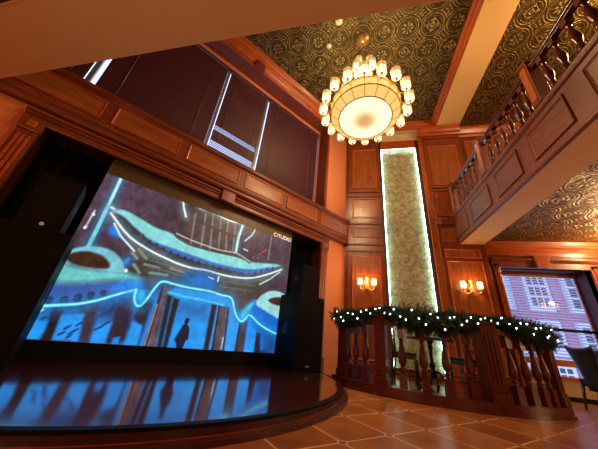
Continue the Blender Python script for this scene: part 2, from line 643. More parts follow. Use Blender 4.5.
# moulded frame round the stage opening
sf = root_struct('trim_3', SW, SA)
for x0, x1 in ((-1.50, -1.30), (4.12, 4.34)):
    MB().box(x0, x1, -0.07, 0.0, 0.10, 2.80).build('pilaster', M['mahogany'], sf, bevel=0.006)
    n = 3
    for k in range(n):
        c = x0 + (x1 - x0) * (k + 1) / (n + 1)
        MB().box(c - 0.016, c + 0.016, -0.085, -0.065, 0.35, 2.72).build('flute', M['moulding'], sf, bevel=0.006)
    MB().box(x0 - 0.015, x1 + 0.015, -0.095, 0.0, 2.80, 3.00).build('corner_block', M['mahogany'], sf, bevel=0.008)
    MB().box(x0 + 0.05, x1 - 0.05, -0.11, -0.09, 2.85, 2.95).build('rosette', M['moulding'], sf, bevel=0.012)
    MB().box(x0 - 0.02, x1 + 0.02, -0.10, 0.0, 0.0, 0.32).build('plinth_block', M['mahogany'], sf, bevel=0.008)
prof = [(0.0, 2.955), (-0.06, 2.955), (-0.07, 2.975), (-0.07, 3.005), (-0.055, 3.015), (-0.055, 3.05), (-0.08, 3.06), (-0.085, 3.085),
        (-0.11, 3.10), (-0.115, 3.125), (0.0, 3.125)]
MB().prism(prof, -1.53, 4.37, lambda a, b, h: (h, a, b)).build('header', M['mahogany_h'], sf)
MB().box(1.28, 1.56, -0.13, 0.0, 2.945, 3.18).build('keystone', M['mahogany'], sf, bevel=0.01)

# ------------------------------------------------------------------ back wall
PY0 = 6.72
wb = MB()
wb.box(-0.35, 3.55, PY0, PY0 + 0.12, 0, 7.52)
wb.box(3.55, 5.37, PY0, PY0 + 0.12, 2.70, 7.52)
wb.box(5.37, 9.2, PY0, PY0 + 0.12, 0, 7.52)
struct(wb.build('wall_back', M['mahogany']))
struct(MB().box(0.92, 2.12, PY0 - 0.02, PY0 + 0.01, 6.93, 7.32).build('wall_panel_above_stone', M['beige_pale']))
# closing walls round the rest of the hall
struct(MB().box(-5.3, -5.15, -4.2, 1.2, 0, 7.52).build('wall_side', M['salmon']))
struct(MB().box(-5.3, 9.2, -4.2, -4.05, 0, 7.52).build('wall_front', M['salmon']))
struct(MB().box(9.05, 9.2, -4.2, 6.84, 0, 7.52).build('wall_right', M['mahogany']))

# left pilaster (sconce) beside the stage corner
p = root_struct('trim_4')
MB().box(-0.125, 0.845, 6.60, PY0, 0.13, 7.30).build('pilaster_body', M['mahogany'], p, bevel=0.005)
for z0, z1 in ((5.05, 6.62), (4.02, 4.68), (3.40, 3.72), (1.20, 2.86), (0.32, 1.08)):
    raised_panel(0.0, 0.75, z0, z1, 6.60, M['panel'], M['moulding'], p, 0.04, 0.022)
for z0, z1, o in ((4.74, 4.79, .03), (4.90, 4.96, .035), (3.80, 3.86, .02), (3.16, 3.22, .03), (2.96, 3.02, .02), (6.72, 6.80, .03), (6.92, 6.98, 0.04), (0.13, 0.28, 0.03)):
    MB().box(-0.125, 0.845, 6.60 - o, 6.60, z0, z1).build('rail', M['mahogany_h'], p, bevel=0.01)
prof = [(6.60, 7.08), (6.57, 7.08), (6.55, 7.12), (6.50, 7.16), (6.45, 7.24), (6.44, 7.30), (6.60, 7.30)]
MB().prism(prof, -0.15, 0.90, lambda a, b, h: (h, a, b)).build('capital', M['moulding'], p)
MB().box(0.845, 0.925, 6.63, PY0, 0.13, 7.25).build('stile', M['dark_wood'], p, bevel=0.006)

# right pilaster (second sconce), standing a little prouder
p = root_struct('trim_5')
MB().box(2.24, 3.28, 6.55, PY0, 0.13, 7.16).build('pilaster_body', M['mahogany'], p, bevel=0.005)
for z0, z1 in ((5.06, 6.56), (4.05, 4.82), (3.30, 3.66), (2.86, 3.10), (1.18, 2.78), (0.32, 1.08)):
    raised_panel(2.33, 3.15, z0, z1, 6.55, M['panel'], M['moulding'], p, 0.04, 0.022)
for z0, z1, o in ((4.86, 4.90, .03), (4.96, 5.02, .04), (3.78, 3.99, .05), (6.62, 6.82, 0.015), (6.86, 6.92, 0.035), (0.13, 0.28, 0.03)):
    MB().box(2.24, 3.28, 6.55 - o, 6.55, z0, z1).build('rail', M['mahogany_h'], p, bevel=0.01)
prof = [(6.55, 7.00), (6.52, 7.00), (6.50, 7.04), (6.44, 7.08), (6.41, 7.14), (6.41, 7.19), (6.38, 7.22), (6.38, 7.28), (6.55, 7.28)]
MB().prism(prof, 2.10, 3.32, lambda a, b, h: (h, a, b)).build('capital', M['moulding'], p)
MB().box(2.10, 2.24, 6.61, PY0, 0.13, 7.20).build('stile', M['moulding'], p, bevel=0.006)
MB().box(1.985, 2.10, 6.64, PY0, 0.13, 6.95).build('stile', M['dark_wood'], p, bevel=0.006)

# panelling above and below the balcony, right of the pilaster
p = root_struct('trim_6')
for x0, x1 in ((3.46, 4.62), (4.78, 5.94), (6.10, 7.26), (7.42, 8.58)):
    raised_panel(x0, x1, 5.20, 6.85, PY0, M['panel'], M['moulding'], p, 0.05, 0.025)
    raised_panel(x0, x1, 4.10, 5.00, PY0, M['panel'], M['moulding'], p, 0.05, 0.025)
prof = [(PY0, 7.00), (PY0 - 0.03, 7.00), (PY0 - 0.05, 7.05), (PY0 - 0.10, 7.10), (PY0 - 0.15, 7.20), (PY0 - 0.17, 7.25), (PY0 - 0.17, 7.33), (PY0, 7.33)]
MB().prism(prof, 3.30, 9.05, lambda a, b, h: (h, a, b)).build('crown_moulding', M['moulding'], p)
prof = [(PY0, 3.02), (PY0 - 0.02, 3.02), (PY0 - 0.03, 3.10), (PY0 - 0.03, 3.20), (PY0 - 0.06, 3.23), (PY0 - 0.10, 3.30), (PY0 - 0.12, 3.36), (PY0, 3.36)]
MB().prism(prof, 3.28, 9.05, lambda a, b, h: (h, a, b)).build('lower_cornice', M['moulding'], p)

# ------------------------------------------------------------------ right-hand window with its deep reveal
GY = 7.16
win = root_struct('window_2')
for x0, x1 in ((3.43, 3.55), (5.37, 5.54)):
    MB().box(x0, x1, PY0 - 0.05, PY0, 0.0, 2.80).build('casing', M['moulding'], win, bevel=0.012)
    MB().box(x0 + 0.04, x1 - 0.04, PY0 - 0.065, PY0 - 0.05, 0.1, 2.74).build('casing_bead', M['mahogany'], win, bevel=0.006)
MB().prism([(PY0, 2.70), (PY0 - 0.05, 2.70), (PY0 - 0.05, 2.83), (PY0 - 0.08, 2.86), (PY0 - 0.11, 2.90), (PY0 - 0.11, 2.93), (PY0, 2.93)],
           3.40, 5.58, lambda a, b, h: (h, a, b)).build('window_header', M['mahogany_h'], win)
MB().prism([(4.31, 2.70), (4.55, 2.70), (4.60, 3.00), (4.26, 3.00)], PY0 - 0.13, PY0, lambda a, b, h: (a, h, b)).build('keystone', M['moulding'], win, bevel=0.01)
m = MB()
m.box(3.50, 3.55, PY0 + .001, GY + 0.06, 0, 2.75)
m.box(5.37, 5.42, PY0 + .001, GY + 0.06, 0, 2.75)
m.box(3.55, 5.37, PY0 + .001, GY + 0.06, 2.70, 2.75)
m.build('window_reveal', M['blind_wood'], win)
m = MB()
m.box(3.55, 5.37, GY - 0.05, GY + 0.02, 2.645, 2.70)
m.box(3.55, 3.60, GY - 0.03, GY + 0.02, 0.42, 2.65)
m.box(5.32, 5.37, GY - 0.03, GY + 0.02, 0.42, 2.65)
m.box(3.55, 5.37, GY - 0.06, GY + 0.02, 0.64, 0.77)
m.box(3.55, 5.37, GY - 0.06, GY + 0.02, 0.40, 0.45)
m.build('window_frame', M['moulding'], win, bevel=0.006)
MB().box(3.55, 5.37, GY - 0.125, GY - 0.085, 1.355, 1.415).build('guard_rail', M['black'], win, bevel=0.01)
MB().box(3.60, 5.32, GY - 0.084, GY - 0.078, 0.77, 2.645).build('window_pane', M['glass'], win)
MB().box(3.60, 5.32, GY - 0.010, GY - 0.004, 0.45, 0.64).build('window_pane', M['glass'], win)
struct(MB().box(3.55, 5.37, GY - 0.02, GY + 0.08, 0.0, 0.40).build('wall_below_window', M['tan']))
struct(MB().box(3.55, 5.37, GY - 0.05, GY - 0.02, 0.0, 0.085).build('baseboard_window', M['black'], bevel=0.006))
struct(MB().box(5.54, 9.05, PY0 - 0.02, PY0, 0.0, 0.12).build('baseboard_back', M['dark_wood'], bevel=0.006))

# ------------------------------------------------------------------ ceilings and beams
struct(MB().prism([(-5.3, -4.2), (3.3, -4.2), (3.3, 6.84), (-0.91, 6.84), (-5.3, 1.40)], 7.50, 7.62).build('ceiling', M['tin']))
struct(MB().box(3.3, 9.2, -4.2, 7.0, 7.33, 7.62).build('ceiling_over_balcony', M['tin_gold']))
struct(MB().box(2.65, 3.33, -4.2, PY0, 7.30, 7.51).build('beam', M['beige']))
struct(MB().box(-0.1, 2.65, 6.53, PY0, 7.30, 7.51).build('beam.001', M['beige_pale']))
p = root_struct('trim_7')
prof = [(0.0, 7.30), (-0.03, 7.30), (-0.045, 7.34), (-0.08, 7.37), (-0.11, 7.43), (-0.145, 7.46), (-0.15, 7.505), (0.0, 7.505)]
MB().prism(prof, -4.0, 6.53, lambda a, b, h: (2.65 + a, h, b)).build('crown_moulding', M['moulding'], p)
MB().prism(prof, -0.05, 2.65, lambda a, b, h: (h, 6.53 + a * 1.25, b)).build('crown_moulding', M['moulding'], p)

# ------------------------------------------------------------------ right balcony
bal = root_struct('balcony')
MB().box(2.73, 9.05, -4.05, PY0, 3.42, 3.98).build('balcony_slab', M['mahogany'], bal)
MB().box(2.715, 3.27, 0.6, PY0, 3.235, 3.42).build('balcony_soffit', M['beige'], bal)
MB().box(3.27, 9.05, -4.05, PY0, 3.36, 3.43).build('soffit_tin', M['tin_gold'], bal)
prof = [(0.0, 3.235), (-0.03, 3.235), (-0.035, 3.27), (-0.015, 3.30), (-0.015, 3.95), (-0.04, 3.97), (-0.05, 4.00), (-0.05, 4.04), (0.0, 4.05), (0.10, 4.05), (0.10, 3.98), (0.03, 3.9), (0.03, 3.235)]
MB().prism(prof, 1.17, PY0, lambda a, b, h: (2.70 + a, h, b)).build('balcony_fascia', M['mahogany_h'], bal)
# fascia panels face -x: build them in a frame turned so that local -y is world -x
fp = root_struct('trim_8', (2.685, 0, 0), -PI / 2)
for a, b in ((1.25, 2.42), (2.72, 3.47), (3.75, 4.50), (4.74, 5.58), (5.80, 6.60)):
    raised_panel(-b, -a, 3.37, 3.86, 0.0, M['mahogany_h'], M['mahogany_h'], fp, 0.05, 0.026)

# near balcony overhead
nb = root_struct('balcony.001')
MB().box(-5.15, 2.73, 0.60, 1.185, 3.235, 3.42).build('balcony_soffit', M['beige'], nb)
MB().box(-5.15, 2.73, -4.05, 1.15, 3.42, 3.98).build('balcony_slab', M['mahogany'], nb)
MB().box(-5.15, -3.33, -4.05, 0.60, 3.235, 3.42).build('balcony_soffit', M['beige'], nb)
MB().box(-3.33, 2.73, -4.05, 0.60, 3.36, 3.42).build('soffit_panel', M['mahogany'], nb)
m = MB()
m.box(-3.33, 3.27, 0.582, 0.602, 3.228, 3.245)
m.box(-3.332, -3.312, -4.0, 0.60, 3.228, 3.245)
m.build('soffit_bead', M['beige'], nb, bevel=0.006)
m = MB()
m.box(-3.33, 3.27, 0.586, 0.599, 3.245, 3.36)
m.box(-3.331, -3.316, -4.0, 0.586, 3.245, 3.36)
m.build('soffit_lining', M['mahogany_h'], nb)
MB().box(-5.15, 2.66, 1.15, 1.18, 3.42, 4.05).build('balcony_fascia', M['mahogany_h'], nb)

# platform behind the balustrade
BC, BR = (1.4, 6.6), 2.28


def on_arc(deg, r):
    a = math.radians(deg)
    return (BC[0] + r * math.sin(a), BC[1] - r * math.cos(a))


poly = [on_arc(d, BR) for d in range(-50, 47, 3)] + [(3.30, PY0), (-0.12, PY0), (-0.12, 6.3)]
struct(MB().prism(poly, 0.0, 0.125).build('floor_platform', M['stage_boards']))
# ------------------------------------------------------------------ stage
def swp(t, y, z=0.0):
    """a point of the stage-wall frame in world coordinates"""
    ca, sa = math.cos(SA), math.sin(SA)
    return Vector((SW[0] + ca * t - sa * y, SW[1] + sa * t + ca * y, z))


st = thing('stage', 'low curved wooden stage with glossy dark red boards under the screen', 'stage', SW, SA)
SC, SR = (1.02, 0.355), 3.0


def stage_outline(r, y_end=-0.001, n=60):
    a0 = math.acos(min(1.0, (SC[1] - y_end) / r))
    return [(SC[0] + r * math.sin(-a0 + 2 * a0 * k / n), SC[1] - r * math.cos(-a0 + 2 * a0 * k / n)) for k in range(n + 1)]


ST = 0.105
RT = 2.915
o = stage_outline(RT - 0.02)
MB().prism(o, 0.006, ST - 0.002).build('stage_top', M['stage_boards'], st)
o1, o2 = stage_outline(RT + 0.002), stage_outline(RT - 0.04)
MB().prism(o1 + o2[::-1], 0.0, ST - 0.022).build('riser', M['riser'], st)
o1 = stage_outline(RT + 0.018)
MB().prism(o1 + o2[::-1], ST - 0.022, ST - 0.0015).build('nosing', M['black'], st)
o1, o2 = stage_outline(SR), stage_outline(RT)
MB().prism(o1 + o2[::-1], 0.0, 0.030).build('lower_step', M['riser'], st)
o1, o2 = stage_outline(RT + 0.012), stage_outline(RT)
MB().prism(o1 + o2[::-1], 0.030, 0.036).build('base_strip', M['moulding'], st)
# stage floor inside the opening belongs to the same deck
MB().box(-1.30, 4.14, 0.0, 0.615, 0.006, ST - 0.002).build('stage_recess_floor', M['stage_boards'], st)

# ------------------------------------------------------------------ LED screen
sc = thing('led_screen', 'large video wall showing a snowy temple roof with blue neon outlines', 'screen', swp(0, 0.08), SA)
MB().box(-0.47, 3.25, 0.0, 0.07, 0.325, 3.00).build('cabinet', M['black'], sc, bevel=0.004)
MB().box(-0.47, 3.25, -0.004, 0.0, 2.690, 3.00).build('unlit_strip', M['letterbox'], sc)
MB().box(-0.47, 3.25, -0.004, 0.06, 0.106, 0.324).build('base_skirt', M['black'], sc)

SCREEN_PICTURE = [
    ('p',(22,128,215),0,[(3,52),(111,80),(386,102),(384,-8),(-3,-5)]),
    ('p',(40,120,190),4,[(3,28),(21,35),(22,21),(7,15)]),
    ('p',(72,60,60),3,[(123,229),(152,240),(235,237),(240,172),(210,163),(140,169)]),
    ('l',(125,115,118),2.0,2,[(143,223),(152,154)]),
    ('l',(125,115,118),2.0,2,[(161,230),(170,159)]),
    ('l',(125,115,118),2.0,2,[(175,236),(186,164)]),
    ('l',(125,115,118),2.0,2,[(190,243),(202,169)]),
    ('l',(125,115,118),2.0,2,[(204,248),(216,173)]),
    ('l',(125,115,118),2.0,2,[(221,255),(230,177)]),
    ('l',(60,50,50),4.0,2,[(154,210),(235,205)]),
    ('l',(235,250,255),2.1,3,[(116,239),(121,226),(129,211)]),
    ('l',(235,250,255),1.8,3,[(148,237),(173,239),(193,236),(212,234),(235,239)]),
    ('l',(140,205,190),4.8,3,[(240,234),(236,208),(237,177)]),
    ('l',(200,235,230),1.6,1,[(239,237),(237,197),(238,176)]),
    ('l',(170,225,235),1.6,1,[(271,238),(265,221),(252,204)]),
    ('l',(140,120,140),1.6,2,[(314,235),(313,180)]),
    ('l',(170,50,80),2.8,1,[(296,192),(307,200)]),
    ('l',(200,215,220),1.6,1,[(253,186),(262,185)]),
    ('l',(110,205,220),3.6,3,[(19,239),(20,156),(20,117)]),
    ('l',(205,240,245),1.2,0,[(19,239),(20,187)]),
    ('l',(200,190,200),1.0,1,[(8,173),(7,143)]),
    ('l',(235,235,240),2.0,1,[(8,168),(9,166)]),
    ('l',(235,235,240),2.0,1,[(7,146),(7,144)]),
    ('p',(62,60,58),3,[(30,175),(69,142),(73,127),(89,112),(93,90),(112,84),(127,93),(170,90),(212,93),(248,89),(267,61),(288,86),(311,110),(351,166),(230,149),(102,153),(44,178)]),
    ('p',(38,34,40),2,[(28,176),(47,179),(88,152),(121,143),(174,138),(233,137),(290,143),(350,171),(314,146),(283,131),(235,126),(188,126),(138,126),(93,136),(67,145)]),
    ('p',(48,100,178),1,[(34,185),(57,169),(75,159),(91,149),(105,146),(127,141),(151,138),(174,137),(199,137),(233,137),(259,136),(281,139),(310,153),(345,171),(310,168),(169,155),(80,174)]),
    ('l',(34,34,46),3.4,1,[(56,166),(55,170)]),
    ('l',(34,34,46),3.4,1,[(66,160),(66,164)]),
    ('l',(34,34,46),3.4,1,[(77,154),(77,158)]),
    ('l',(34,34,46),3.4,1,[(89,148),(89,151)]),
    ('l',(34,34,46),3.4,1,[(100,144),(100,148)]),
    ('l',(34,34,46),3.4,1,[(112,141),(112,145)]),
    ('l',(34,34,46),3.4,1,[(124,138),(124,142)]),
    ('l',(34,34,46),3.4,1,[(136,137),(136,141)]),
    ('l',(34,34,46),3.4,1,[(148,135),(148,139)]),
    ('l',(34,34,46),3.4,1,[(161,135),(160,139)]),
    ('l',(34,34,46),3.4,1,[(173,134),(173,138)]),
    ('l',(34,34,46),3.4,1,[(186,133),(186,137)]),
    ('l',(34,34,46),3.4,1,[(200,133),(200,137)]),
    ('l',(34,34,46),3.4,1,[(213,133),(213,137)]),
    ('l',(34,34,46),3.4,1,[(227,133),(228,138)]),
    ('l',(34,34,46),3.4,1,[(242,133),(243,137)]),
    ('l',(34,34,46),3.4,1,[(258,133),(258,137)]),
    ('l',(34,34,46),3.4,1,[(273,135),(273,139)]),
    ('l',(34,34,46),3.4,1,[(288,141),(289,146)]),
    ('l',(34,34,46),3.4,1,[(301,149),(302,153)]),
    ('l',(34,34,46),3.4,1,[(315,156),(316,161)]),
    ('l',(34,34,46),3.4,1,[(329,163),(330,169)]),
    ('p',(128,208,208),1,[(25,180),(35,187),(47,187),(72,180),(91,174),(111,175),(142,165),(175,163),(204,163),(236,167),(274,163),(312,171),(343,177),(350,173),(313,162),(279,149),(244,144),(211,143),(172,145),(148,147),(125,149),(103,151),(87,153),(76,159),(62,165),(45,177),(34,179)]),
    ('l',(70,70,66),2.4,1,[(123,171),(144,163),(175,163),(204,164),(234,167),(254,168),(272,162)]),
    ('l',(190,180,165),1.3,0,[(123,176),(146,172),(176,170),(206,169),(237,174),(254,170),(272,164)]),
    ('l',(225,245,250),2.6,3,[(24,185),(28,184)]),
    ('p',(8,110,235),2,[(32,156),(37,159),(52,145),(45,142),(34,146)]),
    ('l',(235,248,255),1.9,4,[(27,176),(37,167),(51,155),(67,145),(93,136),(109,132),(125,129),(138,126),(166,124),(189,127),(215,125),(248,126),(283,132),(316,147),(352,167)]),
    ('l',(215,240,245),1.4,2,[(36,162),(50,146),(74,129)]),
    ('l',(190,225,225),1.2,1,[(349,161),(326,140),(303,124)]),
    ('l',(120,130,115),3.2,2,[(79,133),(93,122)]),
    ('l',(120,130,115),3.2,2,[(72,126),(81,119)]),
    ('l',(120,130,115),3.2,2,[(94,113),(115,112)]),
    ('l',(120,130,115),3.2,2,[(104,102),(130,104)]),
    ('l',(120,130,115),3.2,2,[(132,116),(153,114)]),
    ('l',(120,130,115),3.2,2,[(80,109),(91,99)]),
    ('l',(95,98,92),1.2,1,[(100,121),(180,117)]),
    ('l',(95,98,92),1.2,1,[(101,111),(164,108)]),
    ('l',(95,98,92),1.2,1,[(209,113),(293,119)]),
    ('l',(95,98,92),1.2,1,[(220,104),(283,107)]),
    ('p',(10,105,205),7,[(157,112),(189,123),(214,114),(215,96),(178,95),(156,96)]),
    ('l',(200,235,245),1.8,2,[(215,120),(215,112)]),
    ('l',(170,215,235),1.2,1,[(196,116),(206,114)]),
    ('l',(20,120,220),4.0,3,[(68,109),(71,115)]),
    ('p',(24,140,222),1,[(135,87),(168,88),(211,90),(249,87),(262,-1),(151,-3)]),
    ('p',(28,105,180),6,[(155,71),(212,71),(213,47),(157,46)]),
    ('l',(60,190,235),2.4,3,[(138,78),(167,76),(191,76),(236,73)]),
    ('p',(52,84,158),2,[(0,70),(19,66),(48,77),(89,83),(104,83),(94,74),(77,65),(61,56),(44,47),(30,43),(1,37)]),
    ('p',(30,110,210),4,[(67,84),(93,92),(105,84),(94,72),(77,66),(66,67)]),
    ('l',(22,26,52),7.2,2,[(8,43),(8,46)]),
    ('l',(22,26,52),7.2,2,[(22,46),(22,48)]),
    ('l',(22,26,52),7.2,2,[(34,50),(34,53)]),
    ('l',(22,26,52),7.2,2,[(46,56),(46,58)]),
    ('l',(22,26,52),7.2,2,[(58,61),(58,63)]),
    ('p',(98,190,190),3,[(0,94),(13,91),(31,91),(56,94),(74,97),(92,93),(98,88),(70,84),(46,76),(19,67),(1,66)]),
    ('p',(112,186,205),1,[(1,92),(1,102),(5,112),(17,120),(35,124),(48,122),(62,114),(71,101),(73,93),(57,92),(31,91)]),
    ('p',(58,34,26),1,[(2,98),(5,105),(11,110),(22,114),(38,113),(49,106),(55,97),(42,93),(31,92),(13,92)]),
    ('l',(240,250,255),2.4,2,[(73,99),(74,97)]),
    ('p',(20,60,110),5,[(-1,33),(95,70),(124,84),(132,86),(118,59),(77,28),(47,32),(22,32),(4,26)]),
    ('p',(28,24,36),1,[(15,38),(26,36),(29,-1),(18,0)]),
    ('p',(45,38,54),2,[(41,46),(59,46),(66,-2),(53,0)]),
    ('p',(38,30,48),2,[(78,52),(100,56),(106,-2),(81,-2),(81,23)]),
    ('p',(26,130,220),1,[(89,8),(97,10),(98,-1),(89,-2)]),
    ('p',(30,28,48),2,[(101,45),(112,58),(124,66),(122,28),(122,-1),(119,0),(119,25),(107,30)]),
    ('p',(88,70,80),1,[(127,88),(138,84),(145,-1),(129,0)]),
    ('l',(24,20,28),2.8,1,[(129,86),(131,1)]),
    ('l',(150,120,115),1.2,0,[(129,58),(130,1)]),
    ('p',(28,24,36),1,[(139,75),(147,74),(153,-1),(147,-1)]),
    ('p',(20,24,36),1,[(149,72),(159,70),(161,-2),(155,-1)]),
    ('p',(26,24,34),1,[(214,71),(224,71),(226,0),(218,0)]),
    ('p',(74,62,76),1,[(228,71),(246,71),(250,-2),(232,-1)]),
    ('l',(24,22,32),2.0,1,[(228,70),(233,-1)]),
    ('l',(24,22,32),2.0,1,[(247,69),(253,-2)]),
    ('l',(160,205,225),1.0,1,[(248,20),(248,3)]),
    ('p',(60,50,66),1,[(273,48),(290,53),(292,-1),(274,-2)]),
    ('l',(20,20,32),1.8,1,[(275,46),(276,-2)]),
    ('p',(34,28,46),1,[(312,34),(323,33),(328,-1),(314,-2)]),
    ('p',(18,80,160),5,[(293,59),(375,32),(377,-1),(332,-3),(327,27)]),
    ('p',(30,60,110),2,[(341,28),(356,25),(355,-2),(346,-2)]),
    ('l',(24,50,90),2.0,1,[(34,18),(37,21)]),
    ('l',(24,50,90),2.0,1,[(39,14),(43,17)]),
    ('l',(24,50,90),2.0,1,[(30,12),(34,15)]),
    ('l',(24,50,90),2.0,1,[(45,10),(49,13)]),
    ('l',(24,50,90),2.0,1,[(37,6),(41,10)]),
    ('l',(24,50,90),2.0,1,[(47,19),(51,23)]),
    ('l',(24,50,90),2.0,1,[(74,43),(78,47)]),
    ('l',(24,50,90),2.0,1,[(78,49),(82,54)]),
    ('l',(24,50,90),2.0,1,[(84,56),(89,60)]),
    ('l',(24,50,90),2.0,1,[(69,37),(73,41)]),
    ('l',(24,50,90),2.0,1,[(64,33),(68,37)]),
    ('l',(16,48,95),1.8,1,[(10,23),(13,25)]),
    ('l',(16,48,95),1.8,1,[(16,21),(18,22)]),
    ('l',(16,48,95),1.8,1,[(10,19),(12,20)]),
    ('l',(16,48,95),1.8,1,[(20,23),(22,25)]),
    ('l',(170,225,245),1.6,1,[(3,31),(5,31)]),
    ('l',(170,225,245),1.6,1,[(2,25),(3,25)]),
    ('l',(170,225,245),1.6,1,[(5,32),(7,33)]),
    ('p',(28,142,230),1,[(65,21),(81,27),(82,-1),(66,-1)]),
    ('p',(28,142,230),1,[(106,30),(119,27),(121,1),(106,0)]),
    ('p',(28,142,230),1,[(-2,18),(17,22),(17,0),(-1,0)]),
    ('p',(28,142,230),1,[(26,29),(48,34),(53,1),(28,1)]),
    ('p',(28,142,230),1,[(251,61),(273,43),(273,-1),(256,-2)]),
    ('p',(28,142,230),1,[(294,47),(312,34),(313,-2),(293,-2)]),
    ('l',(18,50,100),1.6,1,[(35,14),(39,18)]),
    ('l',(18,50,100),1.6,1,[(41,9),(45,12)]),
    ('l',(18,50,100),1.6,1,[(32,7),(36,10)]),
    ('l',(18,50,100),1.6,1,[(44,12),(48,15)]),
    ('l',(18,50,100),1.6,1,[(41,4),(44,8)]),
    ('l',(18,50,100),1.6,1,[(45,19),(49,23)]),
    ('l',(18,50,100),1.6,1,[(70,19),(74,23)]),
    ('l',(18,50,100),1.6,1,[(74,24),(78,27)]),
    ('l',(18,50,100),1.6,1,[(66,16),(71,20)]),
    ('p',(18,100,195),1,[(291,68),(296,88),(319,80),(381,60),(383,31),(344,39),(316,49)]),
    ('p',(150,208,208),1,[(299,84),(306,99),(321,112),(340,119),(364,118),(385,107),(387,57),(351,67),(317,78)]),
    ('p',(62,38,28),1,[(326,95),(335,102),(355,108),(385,107),(382,93),(350,89)]),
    ('p',(84,196,215),2,[(270,56),(277,72),(292,87),(299,86),(289,70),(280,52)]),
    ('l',(130,240,255),2.1,5,[(0,36),(17,40),(32,43),(44,47),(57,53),(62,56),(77,65),(95,74)]),
    ('l',(125,236,252),2.2,5,[(95,74),(96,62),(102,52),(108,52),(113,63),(117,77),(122,90),(127,94),(146,92),(168,91),(191,92),(211,92),(228,89),(249,90),(259,67),(266,56),(278,48),(285,56),(291,66),(316,49),(344,39),(372,33)]),
    ('p',(40,170,235),2,[(98,70),(104,76),(111,67),(108,54),(102,56)]),
    ('p',(8,20,44),0.5,[(176,34),(184,33),(188,26),(189,12),(186,11),(184,-2),(175,-2),(172,7),(168,11),(172,23),(175,32)]),
    ('l',(8,20,44),5.6,0.5,[(180,41),(179.6,38)]),
    ('l',(8,20,44),3.2,0.5,[(179.6,38),(180,31)]),
    ('l',(150,130,150),1.0,0.6,[(277,176),(278,176)]),
    ('l',(150,130,150),1.0,0.6,[(288,177),(290,177)]),
    ('l',(150,130,150),1.0,0.6,[(315,181),(316,182)]),
    ('l',(150,130,150),1.0,0.6,[(291,186),(292,186)]),
]



def paint_screen(nx=310, nz=200, w=372.0, h=236.5):
    xs = np.linspace(0, w, nx)
    zs = np.linspace(0, h, nz)
    X, Z = np.meshgrid(xs, zs)
    top = np.array((74, 56, 72.0))
    low = np.array((58, 44, 52.0))
    k = np.clip(Z / h, 0, 1)[..., None]
    img = low * (1 - k) + top * k
    img = img * (0.92 + 0.10 * np.sin(X * 0.021 + 1.3)[..., None])

    def seg(ax, ay, bx, by):
        dx, dy = bx - ax, by - ay
        L = dx * dx + dy * dy + 1e-9
        t = np.clip(((X - ax) * dx + (Z - ay) * dy) / L, 0, 1)
        return np.hypot(X - ax - t * dx, Z - ay - t * dy)

    def poly_in(pts):
        ins = np.zeros(X.shape, bool)
        n = len(pts)
        for i in range(n):
            x1, y1 = pts[i]
            x2, y2 = pts[(i + 1) % n]
            if y1 == y2:
                continue
            c = ((y1 > Z) != (y2 > Z)) & (X < (x2 - x1) * (Z - y1) / (y2 - y1) + x1)
            ins ^= c
        return ins

    def rounded(pts, closed):
        if len(pts) < 5:
            return pts
        for _ in range(2):
            q = [] if closed else [pts[0]]
            n_ = len(pts)
            for i in range(n_ if closed else n_ - 1):
                (ax, ay), (bx, by) = pts[i], pts[(i + 1) % n_]
                q += [(0.75 * ax + 0.25 * bx, 0.75 * ay + 0.25 * by), (0.25 * ax + 0.75 * bx, 0.25 * ay + 0.75 * by)]
            pts = q if closed else q + [pts[-1]]
        return pts

    for s in SCREEN_PICTURE:
        col = np.array(s[1], float)
        if s[0] == 'p':
            pts = rounded(s[3], True) if s[2] != 0.5 else s[3]
            ins = poly_in(pts)
            soft = max(s[2] * 1.7, 0.7)
            d = np.full(X.shape, 1e9)
            for i in range(len(pts)):
                d = np.minimum(d, seg(*pts[i], *pts[(i + 1) % len(pts)]))
            a = np.clip(0.5 + np.where(ins, d, -d) / (2 * soft), 0, 1)[..., None]
            img = img * (1 - a) + col * a
        else:
            pts = rounded(s[4], False)
            d = np.full(X.shape, 1e9)
            for i in range(len(pts) - 1):
                d = np.minimum(d, seg(*pts[i], *pts[i + 1]))
            wd = s[2] * 0.5
            a = np.clip(1.0 - (d - wd) / 1.1, 0, 1)[..., None]
            if s[3] >= 3:        # neon spill on the picture
                g = (0.42 * np.exp(-(d / (s[3] * 2.6)) ** 2))[..., None]
                gc = np.array((40, 150, 225.0)) if col[0] < 180 else np.array((120, 175, 190.0))
                img = img * (1 - g) + gc * g
            img = img * (1 - a) + col * a
    # mottled snow, timber and mist in the picture
    rs = np.random.RandomState(5)

    def field(cx, cz):
        g = rs.rand(cz + 1, cx + 1)
        u = np.linspace(0, cx - 1e-6, nx)
        v = np.linspace(0, cz - 1e-6, nz)
        iu, iv = u.astype(int), v.astype(int)
        fu, fv = (u - iu)[None, :], (v - iv)[:, None]
        a, b = g[iv][:, iu], g[iv][:, iu + 1]
        c, d_ = g[iv + 1][:, iu], g[iv + 1][:, iu + 1]
        return (a * (1 - fu) + b * fu) * (1 - fv) + (c * (1 - fu) + d_ * fu) * fv
    tex = 0.45 * field(40, 26) + 0.35 * field(90, 34) + 0.45 * field(150, 110)
    lum = img.mean(-1, keepdims=True)
    amp = np.where(lum < 85, 0.55, 0.20)
    img = 1.06 * img * (1 + amp * (tex[..., None] - 0.62) * 1.4)
    return xs / 100.0, zs / 100.0, np.clip(img, 0, 255) / 255.0


